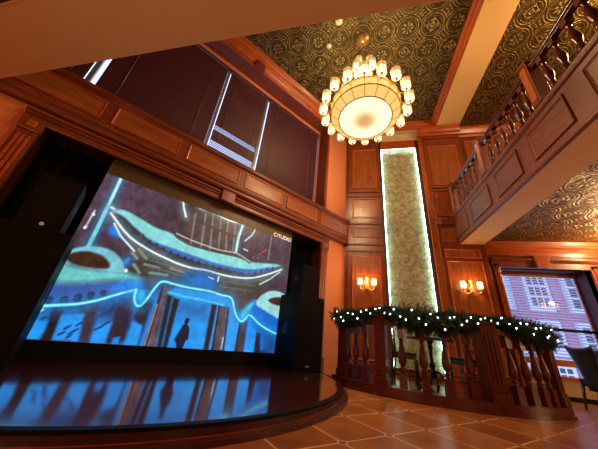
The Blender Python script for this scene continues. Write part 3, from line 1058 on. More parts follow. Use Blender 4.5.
xs, zs, img = paint_screen()
nz, nx = img.shape[:2]
co = np.zeros((nz, nx, 3))
co[..., 0] = xs[None, :] - 0.47
co[..., 1] = -0.004
co[..., 2] = zs[:, None] + 0.325
idx = np.arange(nz * nx).reshape(nz, nx)
fc = np.stack([idx[:-1, :-1], idx[:-1, 1:], idx[1:, 1:], idx[1:, :-1]], -1).reshape(-1, 4)
me = bpy.data.meshes.new('display')
me.from_pydata(co.reshape(-1, 3).tolist(), [], fc.tolist())
lin = np.where(img <= 0.04045, img / 12.92, ((img + 0.055) / 1.055) ** 2.4)
ca = me.color_attributes.new('picture', 'FLOAT_COLOR', 'POINT')
ca.data.foreach_set('color', np.concatenate([lin, np.ones((nz, nx, 1))], -1).astype(np.float32).ravel())
n = N('display_picture')
at = n.new('ShaderNodeAttribute', attribute_name='picture')
n.b.inputs['Base Color'].default_value = (0.01, 0.01, 0.01, 1)
n.b.inputs['Roughness'].default_value = 0.4
n.link(at.outputs['Color'], n.b.inputs['Emission Color'])
n.b.inputs['Emission Strength'].default_value = 1.0
me.materials.append(n.m)
disp = bpy.data.objects.new('display', me)
C.objects.link(disp)
disp.parent = sc
disp['label'] = 'lit picture of a snowy temple gate at night with a dark walking figure'


def text_mesh(name, body, size, mat, parent, loc, rot, extrude=0.002):
    cu = bpy.data.curves.new(name, 'FONT')
    cu.body = body
    cu.size = size
    cu.align_x = 'CENTER'
    cu.align_y = 'CENTER'
    cu.extrude = extrude
    tmp = bpy.data.objects.new(name, cu)
    C.objects.link(tmp)
    dg = bpy.context.evaluated_depsgraph_get()
    me = bpy.data.meshes.new_from_object(tmp.evaluated_get(dg))
    bpy.data.objects.remove(tmp)
    me.materials.clear()
    me.materials.append(mat)
    o = bpy.data.objects.new(name, me)
    C.objects.link(o)
    o.parent = parent
    o.location = loc
    o.rotation_euler = rot
    return o


t = text_mesh('lettering', 'C/TUDIO', 0.125, glow('lettering_white', (0.85, 0.82, 0.85), 0.75), sc, (2.965, -0.008, 2.745), (PI / 2, 0, 0))
t['label'] = 'white lettering in the upper corner of the screen'

# ------------------------------------------------------------------ black stage curtains
def curtain(name, label, t0, t1, seed):
    rnd = random.Random(seed)
    root = thing(name, label, 'curtain', swp((t0 + t1) / 2, 0.30), SA, 'black curtains beside the screen')
    wdt = t1 - t0
    n = 110
    top = []
    for k in range(n + 1):
        u = k / n
        top.append((u * wdt - wdt / 2, 0.035 * math.sin(u * wdt * 42 + 0.8 * math.sin(u * 9 + seed)) + 0.012 * math.sin(u * wdt * 97)))
    vs, fs = [], []
    rows = [0.108, 0.8, 1.6, 2.4, 2.90, 2.955]
    for j, z in enumerate(rows):
        q = 1.0 - 0.35 * (z / 2.95)
        for a, b in top:
            vs.append((a, b * q, z))
    for j in range(len(rows) - 1):
        for k in range(n):
            i = j * (n + 1) + k
            fs.append((i, i + 1, i + n + 2, i + n + 1))
    o = MB().add(vs, fs, True).build('cloth', M['black_cloth'], root, normals=False)
    sd = o.modifiers.new('thickness', 'SOLIDIFY')
    sd.thickness = 0.006
    MB().box(-wdt / 2, wdt / 2, -0.012, 0.012, 2.925, 2.962).build('rail', M['iron'], root)


curtain('stage_curtain', 'black pleated curtain left of the screen behind the tall speaker stack', -1.29, 0.30, 1)
curtain('stage_curtain', 'black pleated curtain between the screen and the salmon wall strip', 2.90, 4.13, 2)

# ------------------------------------------------------------------ loudspeakers
def speaker(label, t, y, z, w, d, h, group, cat='speaker', dot=None, badge=False, name='loudspeaker'):
    root = thing(name, label, cat, swp(t, y, z), SA, group)
    MB().box(-w / 2, w / 2, 0, d, 0, h).build('cabinet', M['black'], root, bevel=0.012)
    m = MB().box(-w / 2 + 0.025, w / 2 - 0.025, -0.008, 0.004, 0.025, h - 0.025)
    m.build('grille', M['grille'], root, bevel=0.006)
    f = MB()
    f.box(-w / 2, w / 2, -0.012, 0.006, h - 0.025, h)
    f.box(-w / 2, w / 2, -0.012, 0.006, 0, 0.025)
    f.box(-w / 2, -w / 2 + 0.022, -0.012, 0.006, 0.025, h - 0.025)
    f.box(w / 2 - 0.022, w / 2, -0.012, 0.006, 0.025, h - 0.025)
    f.build('front_frame', M['black'], root, bevel=0.004)
    if dot:
        m = MB().lathe([(0.021, 0), (0.021, 0.005), (0.017, 0.008)], 20, Matrix.Translation((dot[0], -0.006, dot[1])) @ Matrix.Rotation(PI / 2, 4, 'X'))
        m.build('badge', M['white'], root)
    if badge:
        MB().box(-0.04, 0.04, -0.014, -0.006, 0.075, 0.105).build('badge', M['grey'], root, bevel=0.003)
    for s in (-1, 1):
        MB().box(s * (w / 2) - 0.004, s * (w / 2) + 0.004, d * 0.4, d * 0.65, h * 0.45, h * 0.6).build('handle', M['iron'], root, bevel=0.002)
    return root


YF = -0.63
speaker('tall black subwoofer cabinet at the far left, under the speaker with a white dot', -0.75, YF, 0.105, 0.70, 0.58, 1.360, 'subwoofers on the stage', name='subwoofer')
speaker('slim black top speaker with a white dot badge, left of the screen', -0.715, YF + 0.02, 1.468, 0.385, 0.36, 0.655, 'top speakers on the subwoofers', dot=(0.02, 0.045))
speaker('tall black subwoofer cabinet standing on the stage right of the screen', 3.385, YF, 0.105, 0.70, 0.58, 1.325, 'subwoofers on the stage', badge=True, name='subwoofer')
speaker('slim black top speaker on the subwoofer right of the screen', 3.31, YF + 0.02, 1.433, 0.40, 0.36, 0.600, 'top speakers on the subwoofers')

# ------------------------------------------------------------------ upper window blinds
def upper_blind(label, t0, t1, openings, base=None):
    root = thing('venetian_blind', label, 'blind', swp((t0 + t1) / 2, 0.47), SA, 'dark blinds in the upper window')
    wdt = t1 - t0
    MB().box(-wdt / 2, wdt / 2, -0.035, 0.035, 7.05, 7.11).build('head_rail', M['blind_wood'], root, bevel=0.004)
    m = MB()
    z = 3.97
    while z < 7.04:
        op = any(a <= z <= b for a, b in openings)
        tilt = math.radians(-17 if op else 76)
        mt = Matrix.Translation((0, 0, z)) @ Matrix.Rotation(-tilt, 4, 'X')
        m.box(-wdt / 2 + 0.01, wdt / 2 - 0.01, -0.027, 0.027, -0.0015, 0.0015, mt)
        z += 0.046
    m.build('slats', M['blind_wood'], root)
    MB().box(-wdt / 2, wdt / 2, -0.025, 0.025, 3.93, 3.955).build('bottom_rail', M['blind_wood'], root, bevel=0.004)
    for u in (-0.34, 0.34):
        MB().tube([(u * wdt, -0.034, 3.95), (u * wdt, -0.034, 7.05)], 0.004, 6).build('cord', M['grey'], root)


upper_blind('broad dark closed blind left of the upper window’s open lower slats', -1.26, 0.770, [])
upper_blind('dark blind in the upper window with its lowest slats opened to daylight', 0.850, 2.020, [(3.9, 4.62), (4.93, 5.10)])
upper_blind('dark closed blind at the salmon wall end of the upper window', 2.100, 4.125, [])
upper_blind('dark blind at the far left edge of the upper window, beyond a strip of daylight', -2.60, -1.41, [])

# ------------------------------------------------------------------ backlit stone panel
sp = thing('stone_panel', 'tall backlit mottled stone panel set between wood pilasters', 'wall panel', (1.455, 6.69, 0.13))
MB().box(-0.525, 0.525, 0.0, 0.028, 0.12, 6.46).build('slab', M['stone'], sp)
m = MB()
m.box(-0.53, 0.53, -0.088, 0.026, 6.46, 6.80)
m.build('header', M['moulding'], sp, bevel=0.01)
MB().box(-0.54, 0.53, -0.05, 0.026, 0.0, 0.10).build('base', M['mahogany_h'], sp, bevel=0.01)
MB().box(-0.528, -0.512, -0.080, -0.066, 0.11, 6.45).build('light_strip', M['cove'], sp)
MB().box(0.512, 0.528, -0.080, -0.066, 0.11, 6.45).build('light_strip', M['cove'], sp)
MB().box(-0.51, 0.51, -0.080, -0.066, 6.442, 6.458).build('light_strip', M['cove'], sp)

# ------------------------------------------------------------------ chandelier
ch = thing('chandelier', 'large round brass chandelier with amber glass bowl and ring of lit shades', 'chandelier', (0.24, 3.64, 4.72))
MB().lathe([(0.01, 2.78), (0.17, 2.78), (0.18, 2.74), (0.12, 2.68), (0.05, 2.63), (0.02, 2.62)], 28).build('canopy', M['brass'], ch)
MB().lathe([(0.018, 2.64), (0.018, 1.70), (0.05, 1.66), (0.05, 1.60), (0.025, 1.52), (0.06, 1.35), (0.085, 1.15), (0.05, 0.95), (0.10, 0.80), (0.14, 0.60), (0.10, 0.40)], 20).build('stem', M['brass'], ch)
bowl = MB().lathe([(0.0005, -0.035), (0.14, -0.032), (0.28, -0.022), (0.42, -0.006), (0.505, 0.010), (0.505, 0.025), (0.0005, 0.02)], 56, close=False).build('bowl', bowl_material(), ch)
MB().lathe([(0.525, 0.012), (0.600, 0.060), (0.665, 0.122), (0.675, 0.150), (0.675, 0.315), (0.650, 0.315), (0.645, 0.13), (0.52, 0.03)], 56, close=False).build('glass_band', M['drum_glass'], ch)
m = MB()


def ring(m, R, z, r, seg=64):
    m.tube([(R * math.cos(2 * PI * k / seg), R * math.sin(2 * PI * k / seg), z) for k in range(seg + 1)], r, 6)


ring(m, 0.515, 0.010, 0.012)
ring(m, 0.678, 0.128, 0.013)
ring(m, 0.682, 0.320, 0.015)
m.build('ring_frame', M['brass'], ch)
NL = 18
for k in range(NL):
    a = 2 * PI * (k + 0.35) / NL
    R_ = Matrix.Rotation(a, 4, 'Z')
    MB().tube([(0.518, 0, 0.006), (0.600, 0, 0.054), (0.668, 0, 0.116), (0.686, 0, 0.150), (0.686, 0, 0.315)], 0.006, 6, R_).build('rib', M['brass'], ch)


def chandelier_lamp(a, R, z, arm, par):
    root = MB()
    mt = Matrix.Rotation(a, 4, 'Z')
    root.tube(arm, 0.010, 8, mt)
    g = root.build('lamp_arm', M['brass'], par)
    mt2 = Matrix.Rotation(a, 4, 'Z') @ Matrix.Translation((R, 0, z))
    MB().lathe([(0.010, -0.130), (0.022, -0.122), (0.026, -0.110), (0.020, -0.098)], 14, mt2).build('lamp_cup', M['brass'], g)
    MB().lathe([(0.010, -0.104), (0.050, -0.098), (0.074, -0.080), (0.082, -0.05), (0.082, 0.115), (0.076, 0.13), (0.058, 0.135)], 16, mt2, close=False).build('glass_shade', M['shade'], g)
    m = MB()
    for q in range(6):
        b = 2 * PI * q / 6
        m.tube([(0.050 * math.cos(b), 0.050 * math.sin(b), -0.095), (0.085 * math.cos(b), 0.085 * math.sin(b), -0.06), (0.085 * math.cos(b), 0.085 * math.sin(b), 0.118)], 0.0045, 5, mt2)
    seg = 18
    for zz in (-0.06, 0.03, 0.118):
        m.tube([(0.085 * math.cos(2 * PI * k / seg), 0.085 * math.sin(2 * PI * k / seg), zz) for k in range(seg + 1)], 0.0045, 5, mt2)
    m.build('shade_frame', M['gold'], g)
    MB().lathe([(0.001, -0.10), (0.020, -0.09), (0.052, -0.066), (0.055, -0.02), (0.04, 0.0), (0.001, 0.01)], 12, mt2 @ Matrix.Translation((0, 0, -0.012)), close=False).build('bulb', M['bulb'], g)
    return g


for k in range(NL):
    a = 2 * PI * (k + 0.35) / NL
    chandelier_lamp(a, 0.845, 0.29, [(0.68, 0, 0.24), (0.74, 0, 0.16), (0.81, 0, 0.09), (0.845, 0, 0.115), (0.845, 0, 0.16)], ch)
for k in range(9):
    a = 2 * PI * (k + 0.2) / 9
    chandelier_lamp(a, 0.43, 1.10, [(0.05, 0, 1.03), (0.20, 0, 0.90), (0.36, 0, 0.88), (0.43, 0, 0.93), (0.43, 0, 0.97)], ch)
for k in range(4):
    a = 2 * PI * (k + 0.55) / 4
    chandelier_lamp(a, 0.18, 1.66, [(0.03, 0, 1.59), (0.10, 0, 1.49), (0.18, 0, 1.50), (0.18, 0, 1.53)], ch)

# ------------------------------------------------------------------ wall sconces
def sconce(label, x, y, z, rotz=0.0):
    root = thing('wall_sconce', label, 'sconce', (x, y, z), rotz, 'brass wall sconces')
    MB().lathe([(0.05, 0), (0.055, 0.008), (0.04, 0.018), (0.015, 0.026)], 20, Matrix.Translation((0, 0, -0.02)) @ Matrix.Rotation(PI / 2, 4, 'X')).build('back_plate', M['brass'], root)
    # centre ornament: a stacked star finial
    m = MB()
    star = []
    for k in range(10):
        r = 0.055 if k % 2 == 0 else 0.024
        star.append((r * math.sin(PI * k / 5), 0.155 + r * math.cos(PI * k / 5)))
    m.prism(star, -0.085, -0.065, lambda a, b, h: (a, h, b))
    m.lathe([(0.012, -0.14), (0.026, -0.11), (0.014, -0.06), (0.034, -0.01), (0.018, 0.04), (0.028, 0.08), (0.010, 0.11)], 14, Matrix.Translation((0, -0.075, 0)))
    m.tube([(0, 0, -0.02), (0, -0.075, -0.02)], 0.012, 8)
    m.build('finial', M['brass'], root)
    for s in (-1, 1):
        g = MB().tube([(0, -0.075, -0.03), (s * 0.05, -0.085, -0.11), (s * 0.11, -0.095, -0.145), (s * 0.165, -0.10, -0.115), (s * 0.175, -0.10, -0.05)], 0.010, 8).build('arm', M['brass'], root)
        mt = Matrix.Translation((s * 0.175, -0.10, 0))
        MB().lathe([(0.008, -0.06), (0.030, -0.045), (0.044, -0.025), (0.036, -0.018)], 14, mt).build('cup', M['brass'], g)
        MB().lathe([(0.045, -0.022), (0.055, 0.0), (0.058, 0.05), (0.058, 0.125), (0.052, 0.135)], 18, mt, close=False).build('glass_shade', M['sconce_glass'], g)
        m = MB()
        for q in range(6):
            b = 2 * PI * q / 6
            m.tube([(0.046 * math.cos(b), 0.046 * math.sin(b), -0.02), (0.0605 * math.cos(b), 0.0605 * math.sin(b), 0.02), (0.0605 * math.cos(b), 0.0605 * math.sin(b), 0.13)], 0.003, 5, mt)
        m.build('shade_frame', M['brass'], g)
    c = Vector((0, -0.22, 0.12))
    c.rotate(Matrix.Rotation(rotz, 3, 'Z'))
    lamp('sconce_light', 'POINT', (x + c.x, y + c.y, z + c.z), 9, (1.0, 0.55, 0.24), 0.06)


sconce('two-armed brass sconce on the wood pilaster left of the stone panel', 0.375, 6.575, 2.06)
sconce('two-armed brass sconce on the pilaster between stone panel and window', 2.745, 6.525, 2.10)
# a third sconce stands out of the picture on a column by the window; the window glass mirrors it
col = root_struct('column', (6.2, 4.3, 0))
MB().box(-0.22, 0.22, -0.2, 0.2, 0, 3.36).build('shaft', M['mahogany'], col, bevel=0.01)
MB().box(-0.27, 0.27, -0.25, 0.25, 0, 0.25).build('column_base', M['mahogany'], col, bevel=0.01)
MB().box(-0.27, 0.27, -0.25, 0.25, 3.20, 3.36).build('column_capital', M['moulding'], col, bevel=0.01)
sconce('two-armed brass sconce on the column, mirrored in the right window glass', 6.2, 4.525, 2.30, PI)
# ------------------------------------------------------------------ balustrade round the platform
bs = thing('balustrade', 'curved dark red wooden balustrade with turned balusters under the garland', 'balustrade', (BC[0], BC[1], 0))


def arc_band(d0, d1, r0, r1, z0, z1, n=40):
    """a solid that follows the arc (local to the balustrade)"""
    vs, fs = [], []
    for k in range(n + 1):
        a = math.radians(d0 + (d1 - d0) * k / n)
        for r, z in ((r0, z0), (r1, z0), (r1, z1), (r0, z1)):
            vs.append((r * math.sin(a), -r * math.cos(a), z))
    for k in range(n):
        for i in range(4):
            j = (i + 1) % 4
            fs.append((k * 4 + i, k * 4 + j, k * 4 + 4 + j, k * 4 + 4 + i))
    fs += [(0, 1, 2, 3), (n * 4 + 3, n * 4 + 2, n * 4 + 1, n * 4)]
    return vs, fs


A0, A1 = -44.0, 42.6
m = MB()
m.add(*arc_band(A0, A1, BR - 0.13, BR + 0.115, 0.0, 0.130))
m.add(*arc_band(A0, A1, BR + 0.110, BR + 0.132, 0.0, 0.035))
m.build('plinth', M['rail_wood'], bs)
m = MB()
for r0, r1, z0, z1 in ((-0.05, 0.05, 0.965, 1.000), (-0.075, 0.075, 1.000, 1.045), (-0.055, 0.055, 1.045, 1.062)):
    m.add(*arc_band(A0, A1, BR + r0, BR + r1, z0, z1))
m.build('handrail', M['rail_wood'], bs)

BAL = [(0.030, 0.150), (0.038, 0.155), (0.038, 0.175), (0.030, 0.185), (0.046, 0.20), (0.046, 0.215), (0.026, 0.23), (0.034, 0.25),
       (0.054, 0.31), (0.060, 0.36), (0.054, 0.43), (0.040, 0.52), (0.028, 0.61), (0.024, 0.66), (0.034, 0.675), (0.034, 0.69), (0.024, 0.70), (0.030, 0.715)]


def baluster_mesh():
    m = MB()
    m.box(-0.055, 0.055, -0.055, 0.055, 0.125, 0.335)
    z0 = 0.335
    m.lathe([(r * 1.02, z0 + (z - 0.150) * 0.83) for r, z in BAL], 14)
    m.box(-0.045, 0.045, -0.045, 0.045, 0.80, 0.97)
    return m


bproto = None
for d in (-39.8, -35.6, -31.0, -16.6, -9.4, -2.0, 5.6, 20.6, 26.4, 31.8, 36.8):
    a = math.radians(d)
    if bproto is None:
        bproto = baluster_mesh().build('baluster', M['rail_wood'], bs)
        b = bproto
    else:
        b = bproto.copy()
        C.objects.link(b)
        b.parent = bs
    b.location = (BR * math.sin(a), -BR * math.cos(a), 0)
    b.rotation_euler = (0, 0, a)


def newel(d, w, h):
    a = math.radians(d)
    m = MB()
    m.box(-w, w, -w, w, 0.125, h)
    m.box(-w - 0.02, w + 0.02, -w - 0.02, w + 0.02, 0.125, 0.24)
    m.box(-w - 0.012, w + 0.012, -w - 0.012, w + 0.012, 0.265, 0.29)
    m.box(-w - 0.025, w + 0.025, -w - 0.025, w + 0.025, h, h + 0.035)
    o = m.build('newel_post', M['rail_wood'], bs, (BR * math.sin(a), -BR * math.cos(a), 0), a, bevel=0.006)
    f = MB()
    for k in (-1, 0, 1):
        f.box(k * w * 0.5 - 0.010, k * w * 0.5 + 0.010, -w - 0.010, -w + 0.004, 0.33, h - 0.12)
    f.build('flute', M['rail_wood'], o, bevel=0.004)
    return o


newel(-24.4, 0.085, 1.10)
newel(12.4, 0.11, 1.09)
newel(-43.4, 0.055, 1.06)
newel(41.6, 0.080, 1.06)
for d in (-24.4,):
    a = math.radians(d)
    MB().lathe([(0.03, 1.13), (0.05, 1.15), (0.085, 1.20), (0.09, 1.235), (0.07, 1.27), (0.03, 1.29), (0.004, 1.295)], 18,
               Matrix.Translation((BR * math.sin(a), -BR * math.cos(a), 0))).build('post_cap', M['rail_wood'], bs)

# ------------------------------------------------------------------ fir garland along the handrail
rnd = random.Random(11)
KEY = [(-47.5, 1.08, .15), (-43, 1.05, .19), (-37, 1.05, .18), (-32, 1.09, .12), (-25, 1.17, .075), (-20, 1.15, .14), (-15, 1.09, .22), (-9, 1.06, .245), (-3, 1.035, .25),
       (1, 1.06, .19), (5, 1.08, .18), (9, 1.11, .10), (12.4, 1.14, .05), (17, 1.13, .08), (21, 1.11, .13), (27, 1.075, .18), (33, 1.04, .21), (38.5, 1.01, .22), (42, 0.99, .19), (43.5, 0.98, .14)]


def gar(d):
    for (d0, z0, r0), (d1, z1, r1) in zip(KEY[:-1], KEY[1:]):
        if d <= d1:
            k = (d - d0) / (d1 - d0)
            return z0 + (z1 - z0) * k, r0 + (r1 - r0) * k
    return KEY[-1][1], KEY[-1][2]


def gpt(d, off=0.0):
    a = math.radians(d)
    z, r = gar(d)
    return Vector(((BR + off) * math.sin(a), -(BR + off) * math.cos(a), z)), r


gl = thing('fir_garland', 'dark green fir garland draped along the curved balustrade handrail', 'garland', (BC[0], BC[1], 0))
m = MB()
m.tube([gpt(-45.5 + 88 * k / 80, 0.03)[0] for k in range(81)], 0.012, 6)
m.build('stem', M['wire'], gl)
m = MB()
d = -46.0
while d < 43:
    c, r = gpt(d, 0.035)
    for q in range(9):
        th = rnd.uniform(0, 2 * PI)
        a = math.radians(d)
        tan = Vector((math.cos(a), math.sin(a), 0))
        rad = Vector((math.sin(a), -math.cos(a), 0))
        drop = 1.15 if math.sin(th) < 0 else 0.85
        dirv = (rad * math.cos(th) + Vector((0, 0, 1)) * math.sin(th) * drop + tan * rnd.uniform(-0.9, 0.9)).normalized()
        L = r * rnd.uniform(0.7, 1.15)
        tip = c + dirv * L
        # a sprig: a twig with needles either side
        side = dirv.cross(Vector((rnd.uniform(-1, 1), rnd.uniform(-1, 1), rnd.uniform(-1, 1)))).normalized()
        oth = dirv.cross(side).normalized()
        for k in range(6):
            t = 0.25 + 0.75 * k / 5
            p = c + dirv * L * t
            for w_, sd in ((1, side), (-1, side), (1, oth), (-1, oth)):
                nl = 0.046 * (1.15 - 0.5 * t)
                e = p + sd * w_ * nl + dirv * nl * 0.9
                wv = (oth if sd is side else side) * 0.0050
                m.add([p - wv, p + wv, e + wv * 0.3, e - wv * 0.3], [(0, 1, 2, 3)])
        m.add([c - side * 0.003, c + side * 0.003, tip], [(0, 1, 2)])
    d += 0.36
o = m.build('needles', M['fir'], gl, normals=False)
o['kind'] = 'stuff'

sl = thing('string_lights', 'string of small white lights twined through the fir garland', 'string lights', (BC[0], BC[1], 0))
pts = []
NB = 46
for k in range(NB * 4 + 1):
    d = -45 + 87 * k / (NB * 4)
    c, r = gpt(d, 0.0)
    a = math.radians(d)
    ph = d * 1.15
    rad = Vector((math.sin(a), -math.cos(a), 0))
    pts.append(c + rad * (0.05 + r * 0.80) + Vector((0, 0, 1)) * (0.02 + r * 0.42 * math.sin(ph * 0.9 + 1)))
MB().tube(pts, 0.003, 5).build('cable', M['wire'], sl)
proto = None
for k in range(NB):
    p = pts[k * 4 + 2] + Vector((rnd.uniform(-.01, .01), rnd.uniform(-.01, .01), rnd.uniform(-.02, .02)))
    if proto is None:
        proto = MB().lathe([(0.001, -0.011), (0.007, -0.007), (0.0098, 0.0), (0.007, 0.007), (0.001, 0.011)], 10, close=False).build('bulb', M['led_white'], sl)
        b = proto
    else:
        b = proto.copy()
        C.objects.link(b)
        b.parent = sl
    b.location = p

# ------------------------------------------------------------------ furniture on the platform
def wood_chair(label, x, y, rotz, z0=0.125):
    root = thing('dining_chair', label, 'chair', (x, y, z0), rotz, 'dark wooden chairs behind the balustrade')
    MB().box(-0.21, 0.21, -0.21, 0.21, 0.43, 0.475).build('seat', M['leather'], root, bevel=0.015)
    MB().box(-0.205, 0.205, -0.205, 0.205, 0.37, 0.43).build('seat_frame', M['chair_wood'], root, bevel=0.006)
    for sx in (-1, 1):
        MB().tube([(sx * 0.185, -0.185, 0.43), (sx * 0.19, -0.19, 0.0)], [0.024, 0.017], 8).build('leg', M['chair_wood'], root)
        MB().tube([(sx * 0.185, 0.20, 0.92), (sx * 0.185, 0.185, 0.45), (sx * 0.195, 0.235, 0.0)], [0.018, 0.023, 0.017], 8).build('leg', M['chair_wood'], root)
        MB().tube([(sx * 0.19, -0.185, 0.17), (sx * 0.19, 0.205, 0.17)], 0.011, 6).build('stretcher', M['chair_wood'], root)
    for z, h in ((0.88, 0.06), (0.72, 0.04), (0.58, 0.035)):
        MB().box(-0.185, 0.185, 0.185, 0.210, z, z + h).build('back_rail', M['chair_wood'], root, bevel=0.006)
    return root


wood_chair('dark wooden chair behind the balustrade in front of the lit stone panel', 0.98, 5.50, math.radians(75))
wood_chair('dark wooden chair behind the balustrade, right of the iron-legged table', 1.98, 5.35, math.radians(-70))

tb = thing('pedestal_table', 'small round table on a black iron pedestal behind the balustrade', 'table', (1.42, 5.42, 0.125))
MB().lathe([(0.001, 0.755), (0.40, 0.755), (0.42, 0.745), (0.42, 0.725), (0.40, 0.715), (0.001, 0.715)], 40, close=False).build('tabletop', M['dark_wood'], tb)
MB().lathe([(0.09, 0.71), (0.05, 0.69), (0.03, 0.64), (0.045, 0.60), (0.028, 0.54), (0.026, 0.36), (0.045, 0.33), (0.05, 0.29), (0.03, 0.25), (0.055, 0.18), (0.06, 0.13), (0.03, 0.10)], 16).build('pedestal', M['iron'], tb)
for k in range(4):
    mt = Matrix.Rotation(PI / 4 + k * PI / 2 + 0.3, 4, 'Z')
    MB().tube([(0.03, 0, 0.22), (0.11, 0, 0.20), (0.19, 0, 0.10), (0.25, 0, 0.030), (0.30, 0, 0.022), (0.315, 0, 0.05), (0.29, 0, 0.065)], [0.018, 0.022, 0.022, 0.02, 0.018, 0.014, 0.010], 8, mt).build('scroll_foot', M['iron'], tb)

# ------------------------------------------------------------------ high-backed chairs by the window
def high_chair(label, x, y, rotz):
    root = thing('lounge_chair', label, 'chair', (x, y, 0), rotz, 'dark high-backed chairs by the window')
    MB().box(-0.24, 0.24, -0.26, 0.20, 0.36, 0.48).build('seat', M['leather'], root, bevel=0.03)
    # curved back whose top corners flare outwards into points
    vs, fs = [], []
    nu, nv = 14, 12
    for j in range(nv + 1):
        v = j / nv
        z = 0.30 + 0.67 * v
        hw = 0.150 + 0.125 * v ** 1.7
        for i in range(nu + 1):
            u = -1 + 2 * i / nu
            x_ = hw * u
            y_ = 0.20 + 0.07 * v - 0.055 * (abs(u) ** 2.2) + 0.03 * v ** 6
            zz = z + 0.05 * v ** 3 * (abs(u) ** 3) - 0.02 * v ** 3
            vs.append((x_, y_, zz))
    for j in range(nv):
        for i in range(nu):
            k = j * (nu + 1) + i
            fs.append((k, k + 1, k + nu + 2, k + nu + 1))
    o = MB().add(vs, fs, True).build('backrest', M['leather'], root, normals=False)
    sd = o.modifiers.new('thickness', 'SOLIDIFY')
    sd.thickness = 0.055
    sd.offset = 1
    for sx in (-1, 1):
        MB().tube([(sx * 0.20, -0.22, 0.38), (sx * 0.205, -0.235, 0.0)], [0.024, 0.016], 8).build('leg', M['chair_wood'], root)
        MB().tube([(sx * 0.19, 0.19, 0.40), (sx * 0.195, 0.26, 0.0)], [0.026, 0.016], 8).build('leg', M['chair_wood'], root)
    return root


high_chair('dark leather high-backed chair with flared top corners, beside the balustrade end', 4.30, 5.95, math.radians(95))
high_chair('dark leather high-backed chair at the picture edge, behind the other lounge chair', 4.80, 6.20, math.radians(95))

# ------------------------------------------------------------------ white blind in the right-hand window
vb = thing('venetian_blind', 'white venetian blind with open slats in the lower right window', 'blind', (4.46, GY - 0.035, 0))
MB().box(-0.86, 0.86, -0.025, 0.025, 2.60, 2.645).build('head_rail', M['slat'], vb, bevel=0.004)
m = MB()
z = 0.82
while z < 2.595:
    mt = Matrix.Translation((0, 0, z)) @ Matrix.Rotation(math.radians(-22), 4, 'X')
    m.box(-0.85, 0.85, -0.024, 0.024, -0.0012, 0.0012, mt)
    z += 0.064
m.build('slats', M['slat'], vb)
MB().box(-0.85, 0.85, -0.022, 0.022, 0.785, 0.803).build('bottom_rail', M['slat'], vb, bevel=0.003)
for u in (-0.60, 0.0, 0.60):
    MB().tube([(u, -0.028, 0.79), (u, -0.028, 2.62)], 0.003, 5).build('cord', M['slat'], vb)

# ------------------------------------------------------------------ the building across the street
fb = thing('building', 'pale building with pinkish brick bands seen through the white blind', 'building', (9.0, 14.0, 0))
MB().box(-5.0, 7.0, 0.0, 0.5, 0, 9.0).build('facade', M['facade_white'], fb)
for x0, x1 in ((-1.26, -0.84), (0.30, 0.74), (2.2, 2.75), (-3.4, -2.9), (4.2, 4.8)):
    MB().box(x0, x1, -0.10, 0.0, 0, 9.0).build('brick_pier', M['facade_pink'], fb)
for z0, z1 in ((2.50, 2.84), (5.2, 5.6)):
    MB().box(-5.0, 7.0, -0.06, 0.0, z0, z1).build('brick_band', M['facade_pink'], fb)


def far_window(x, z, w, h):
    o = MB().box(x - 0.12, x + w + 0.12, -0.05, 0.0, z - 0.14, z + h + 0.14).build('window', M['facade_white'], fb)
    m = MB()
    nx_, nz_ = 3, 3
    for i in range(nx_):
        for j in range(nz_):
            a, b = w / nx_, h / nz_
            m.box(x + i * a + 0.035, x + (i + 1) * a - 0.035, -0.06, -0.045, z + j * b + 0.035, z + (j + 1) * b - 0.035)
    m.build('panes', M['facade_glass'], o)


for x, z, w_, h_ in ((-0.62, 3.05, 0.78, 1.5), (-0.62, 1.32, 0.78, 1.0), (-0.62, 0.1, 0.78, 0.75), (1.0, 3.05, 1.0, 1.5), (1.0, 1.32, 1.0, 1.0), (1.0, 0.1, 1.0, 0.75), (-2.5, 3.05, 0.9, 1.5), (-2.5, 1.32, 0.9, 1.0), (-2.5, 0.1, 0.9, 0.75)):
    far_window(x, z, w_, h_)

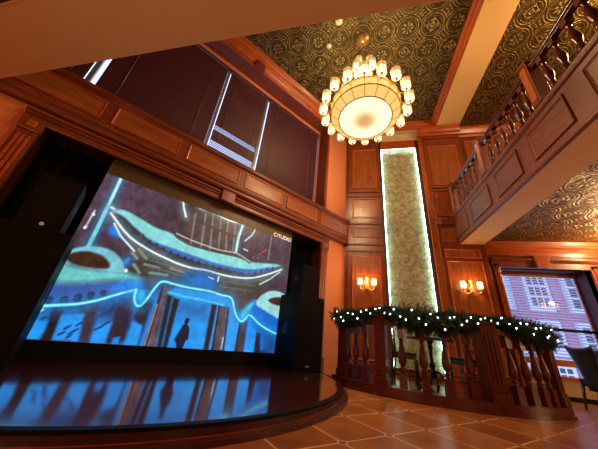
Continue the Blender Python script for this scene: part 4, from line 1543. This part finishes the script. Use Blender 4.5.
# ------------------------------------------------------------------ balcony railing
br = thing('balcony_railing', 'dark wooden balcony railing with turned balusters above the panelled fascia', 'railing', (2.72, 0, 4.03))
MB().box(-0.06, 0.06, 1.20, 6.70, 0.74, 0.80).build('handrail', M['dark_wood'], br, bevel=0.012)
MB().box(-0.045, 0.045, 1.20, 6.70, 0.70, 0.74).build('under_rail', M['dark_wood'], br, bevel=0.006)
MB().box(-0.045, 0.045, 1.20, 6.70, 0.02, 0.05).build('bottom_rail', M['dark_wood'], br, bevel=0.006)
posts = (1.38, 3.03, 4.66, 6.30)
for y in posts:
    m = MB()
    m.box(-0.085, 0.085, y - 0.085, y + 0.085, 0.02, 0.86)
    m.box(-0.10, 0.10, y - 0.10, y + 0.10, 0.86, 0.90)
    o = m.build('post', M['mahogany'], br, bevel=0.006)
    f = MB()
    f.box(-0.094, -0.080, y - 0.05, y + 0.05, 0.10, 0.80)
    f.build('post_panel', M['moulding'], o, bevel=0.006)
BB = [(0.030, 0.05), (0.045, 0.055), (0.045, 0.14), (0.030, 0.15), (0.038, 0.165), (0.026, 0.18), (0.036, 0.22), (0.056, 0.30), (0.058, 0.34), (0.044, 0.42), (0.026, 0.51),
      (0.022, 0.555), (0.034, 0.57), (0.034, 0.585), (0.024, 0.595), (0.024, 0.61)]
proto = None
for y0, y1 in zip(posts[:-1], posts[1:]):
    for k in range(6):
        y = y0 + (y1 - y0) * (k + 1) / 7
        if proto is None:
            m = MB()
            m.lathe(BB, 12)
            m.box(-0.045, 0.045, -0.045, 0.045, 0.605, 0.705)
            proto = m.build('baluster', M['rail_wood'], br)
            b = proto
        else:
            b = proto.copy()
            C.objects.link(b)
            b.parent = br
        b.location = (0, y, 0)

# ------------------------------------------------------------------ small ceiling fittings
def disc(label, x, y, z, r, cat, name):
    root = thing(name, label, cat, (x, y, z))
    MB().lathe([(r, 0), (r, -0.012), (r * 0.92, -0.022), (0.001, -0.024)], 24, close=False).build('cover', M['white'], root)
    MB().lathe([(r * 0.45, -0.022), (r * 0.42, -0.032), (0.001, -0.034)], 18, close=False).build('centre', M['white'], root)


disc('larger white disc on the tin ceiling by the near balcony edge', -0.325, 3.162, 7.50, 0.085, 'ceiling speaker', 'ceiling_speaker')
disc('smaller white disc on the tin ceiling between chandelier and crown moulding', -0.602, 3.67, 7.50, 0.06, 'detector', 'smoke_detector')

dl = thing('ceiling_lamp', 'small warm lamp on the tin ceiling under the balcony by the window', 'lamp', (5.66, 6.34, 3.36))
MB().lathe([(0.09, 0.0), (0.09, -0.02), (0.075, -0.03), (0.05, -0.032)], 24).build('lamp_base', M['brass'], dl)
MB().lathe([(0.065, -0.032), (0.075, -0.05), (0.06, -0.085), (0.03, -0.10), (0.001, -0.104)], 24, close=False).build('lamp_glass', M['ceiling_lamp'], dl)
lamp('ceiling_lamp_light', 'POINT', (5.66, 6.00, 3.05), 90, WARM, 0.08)
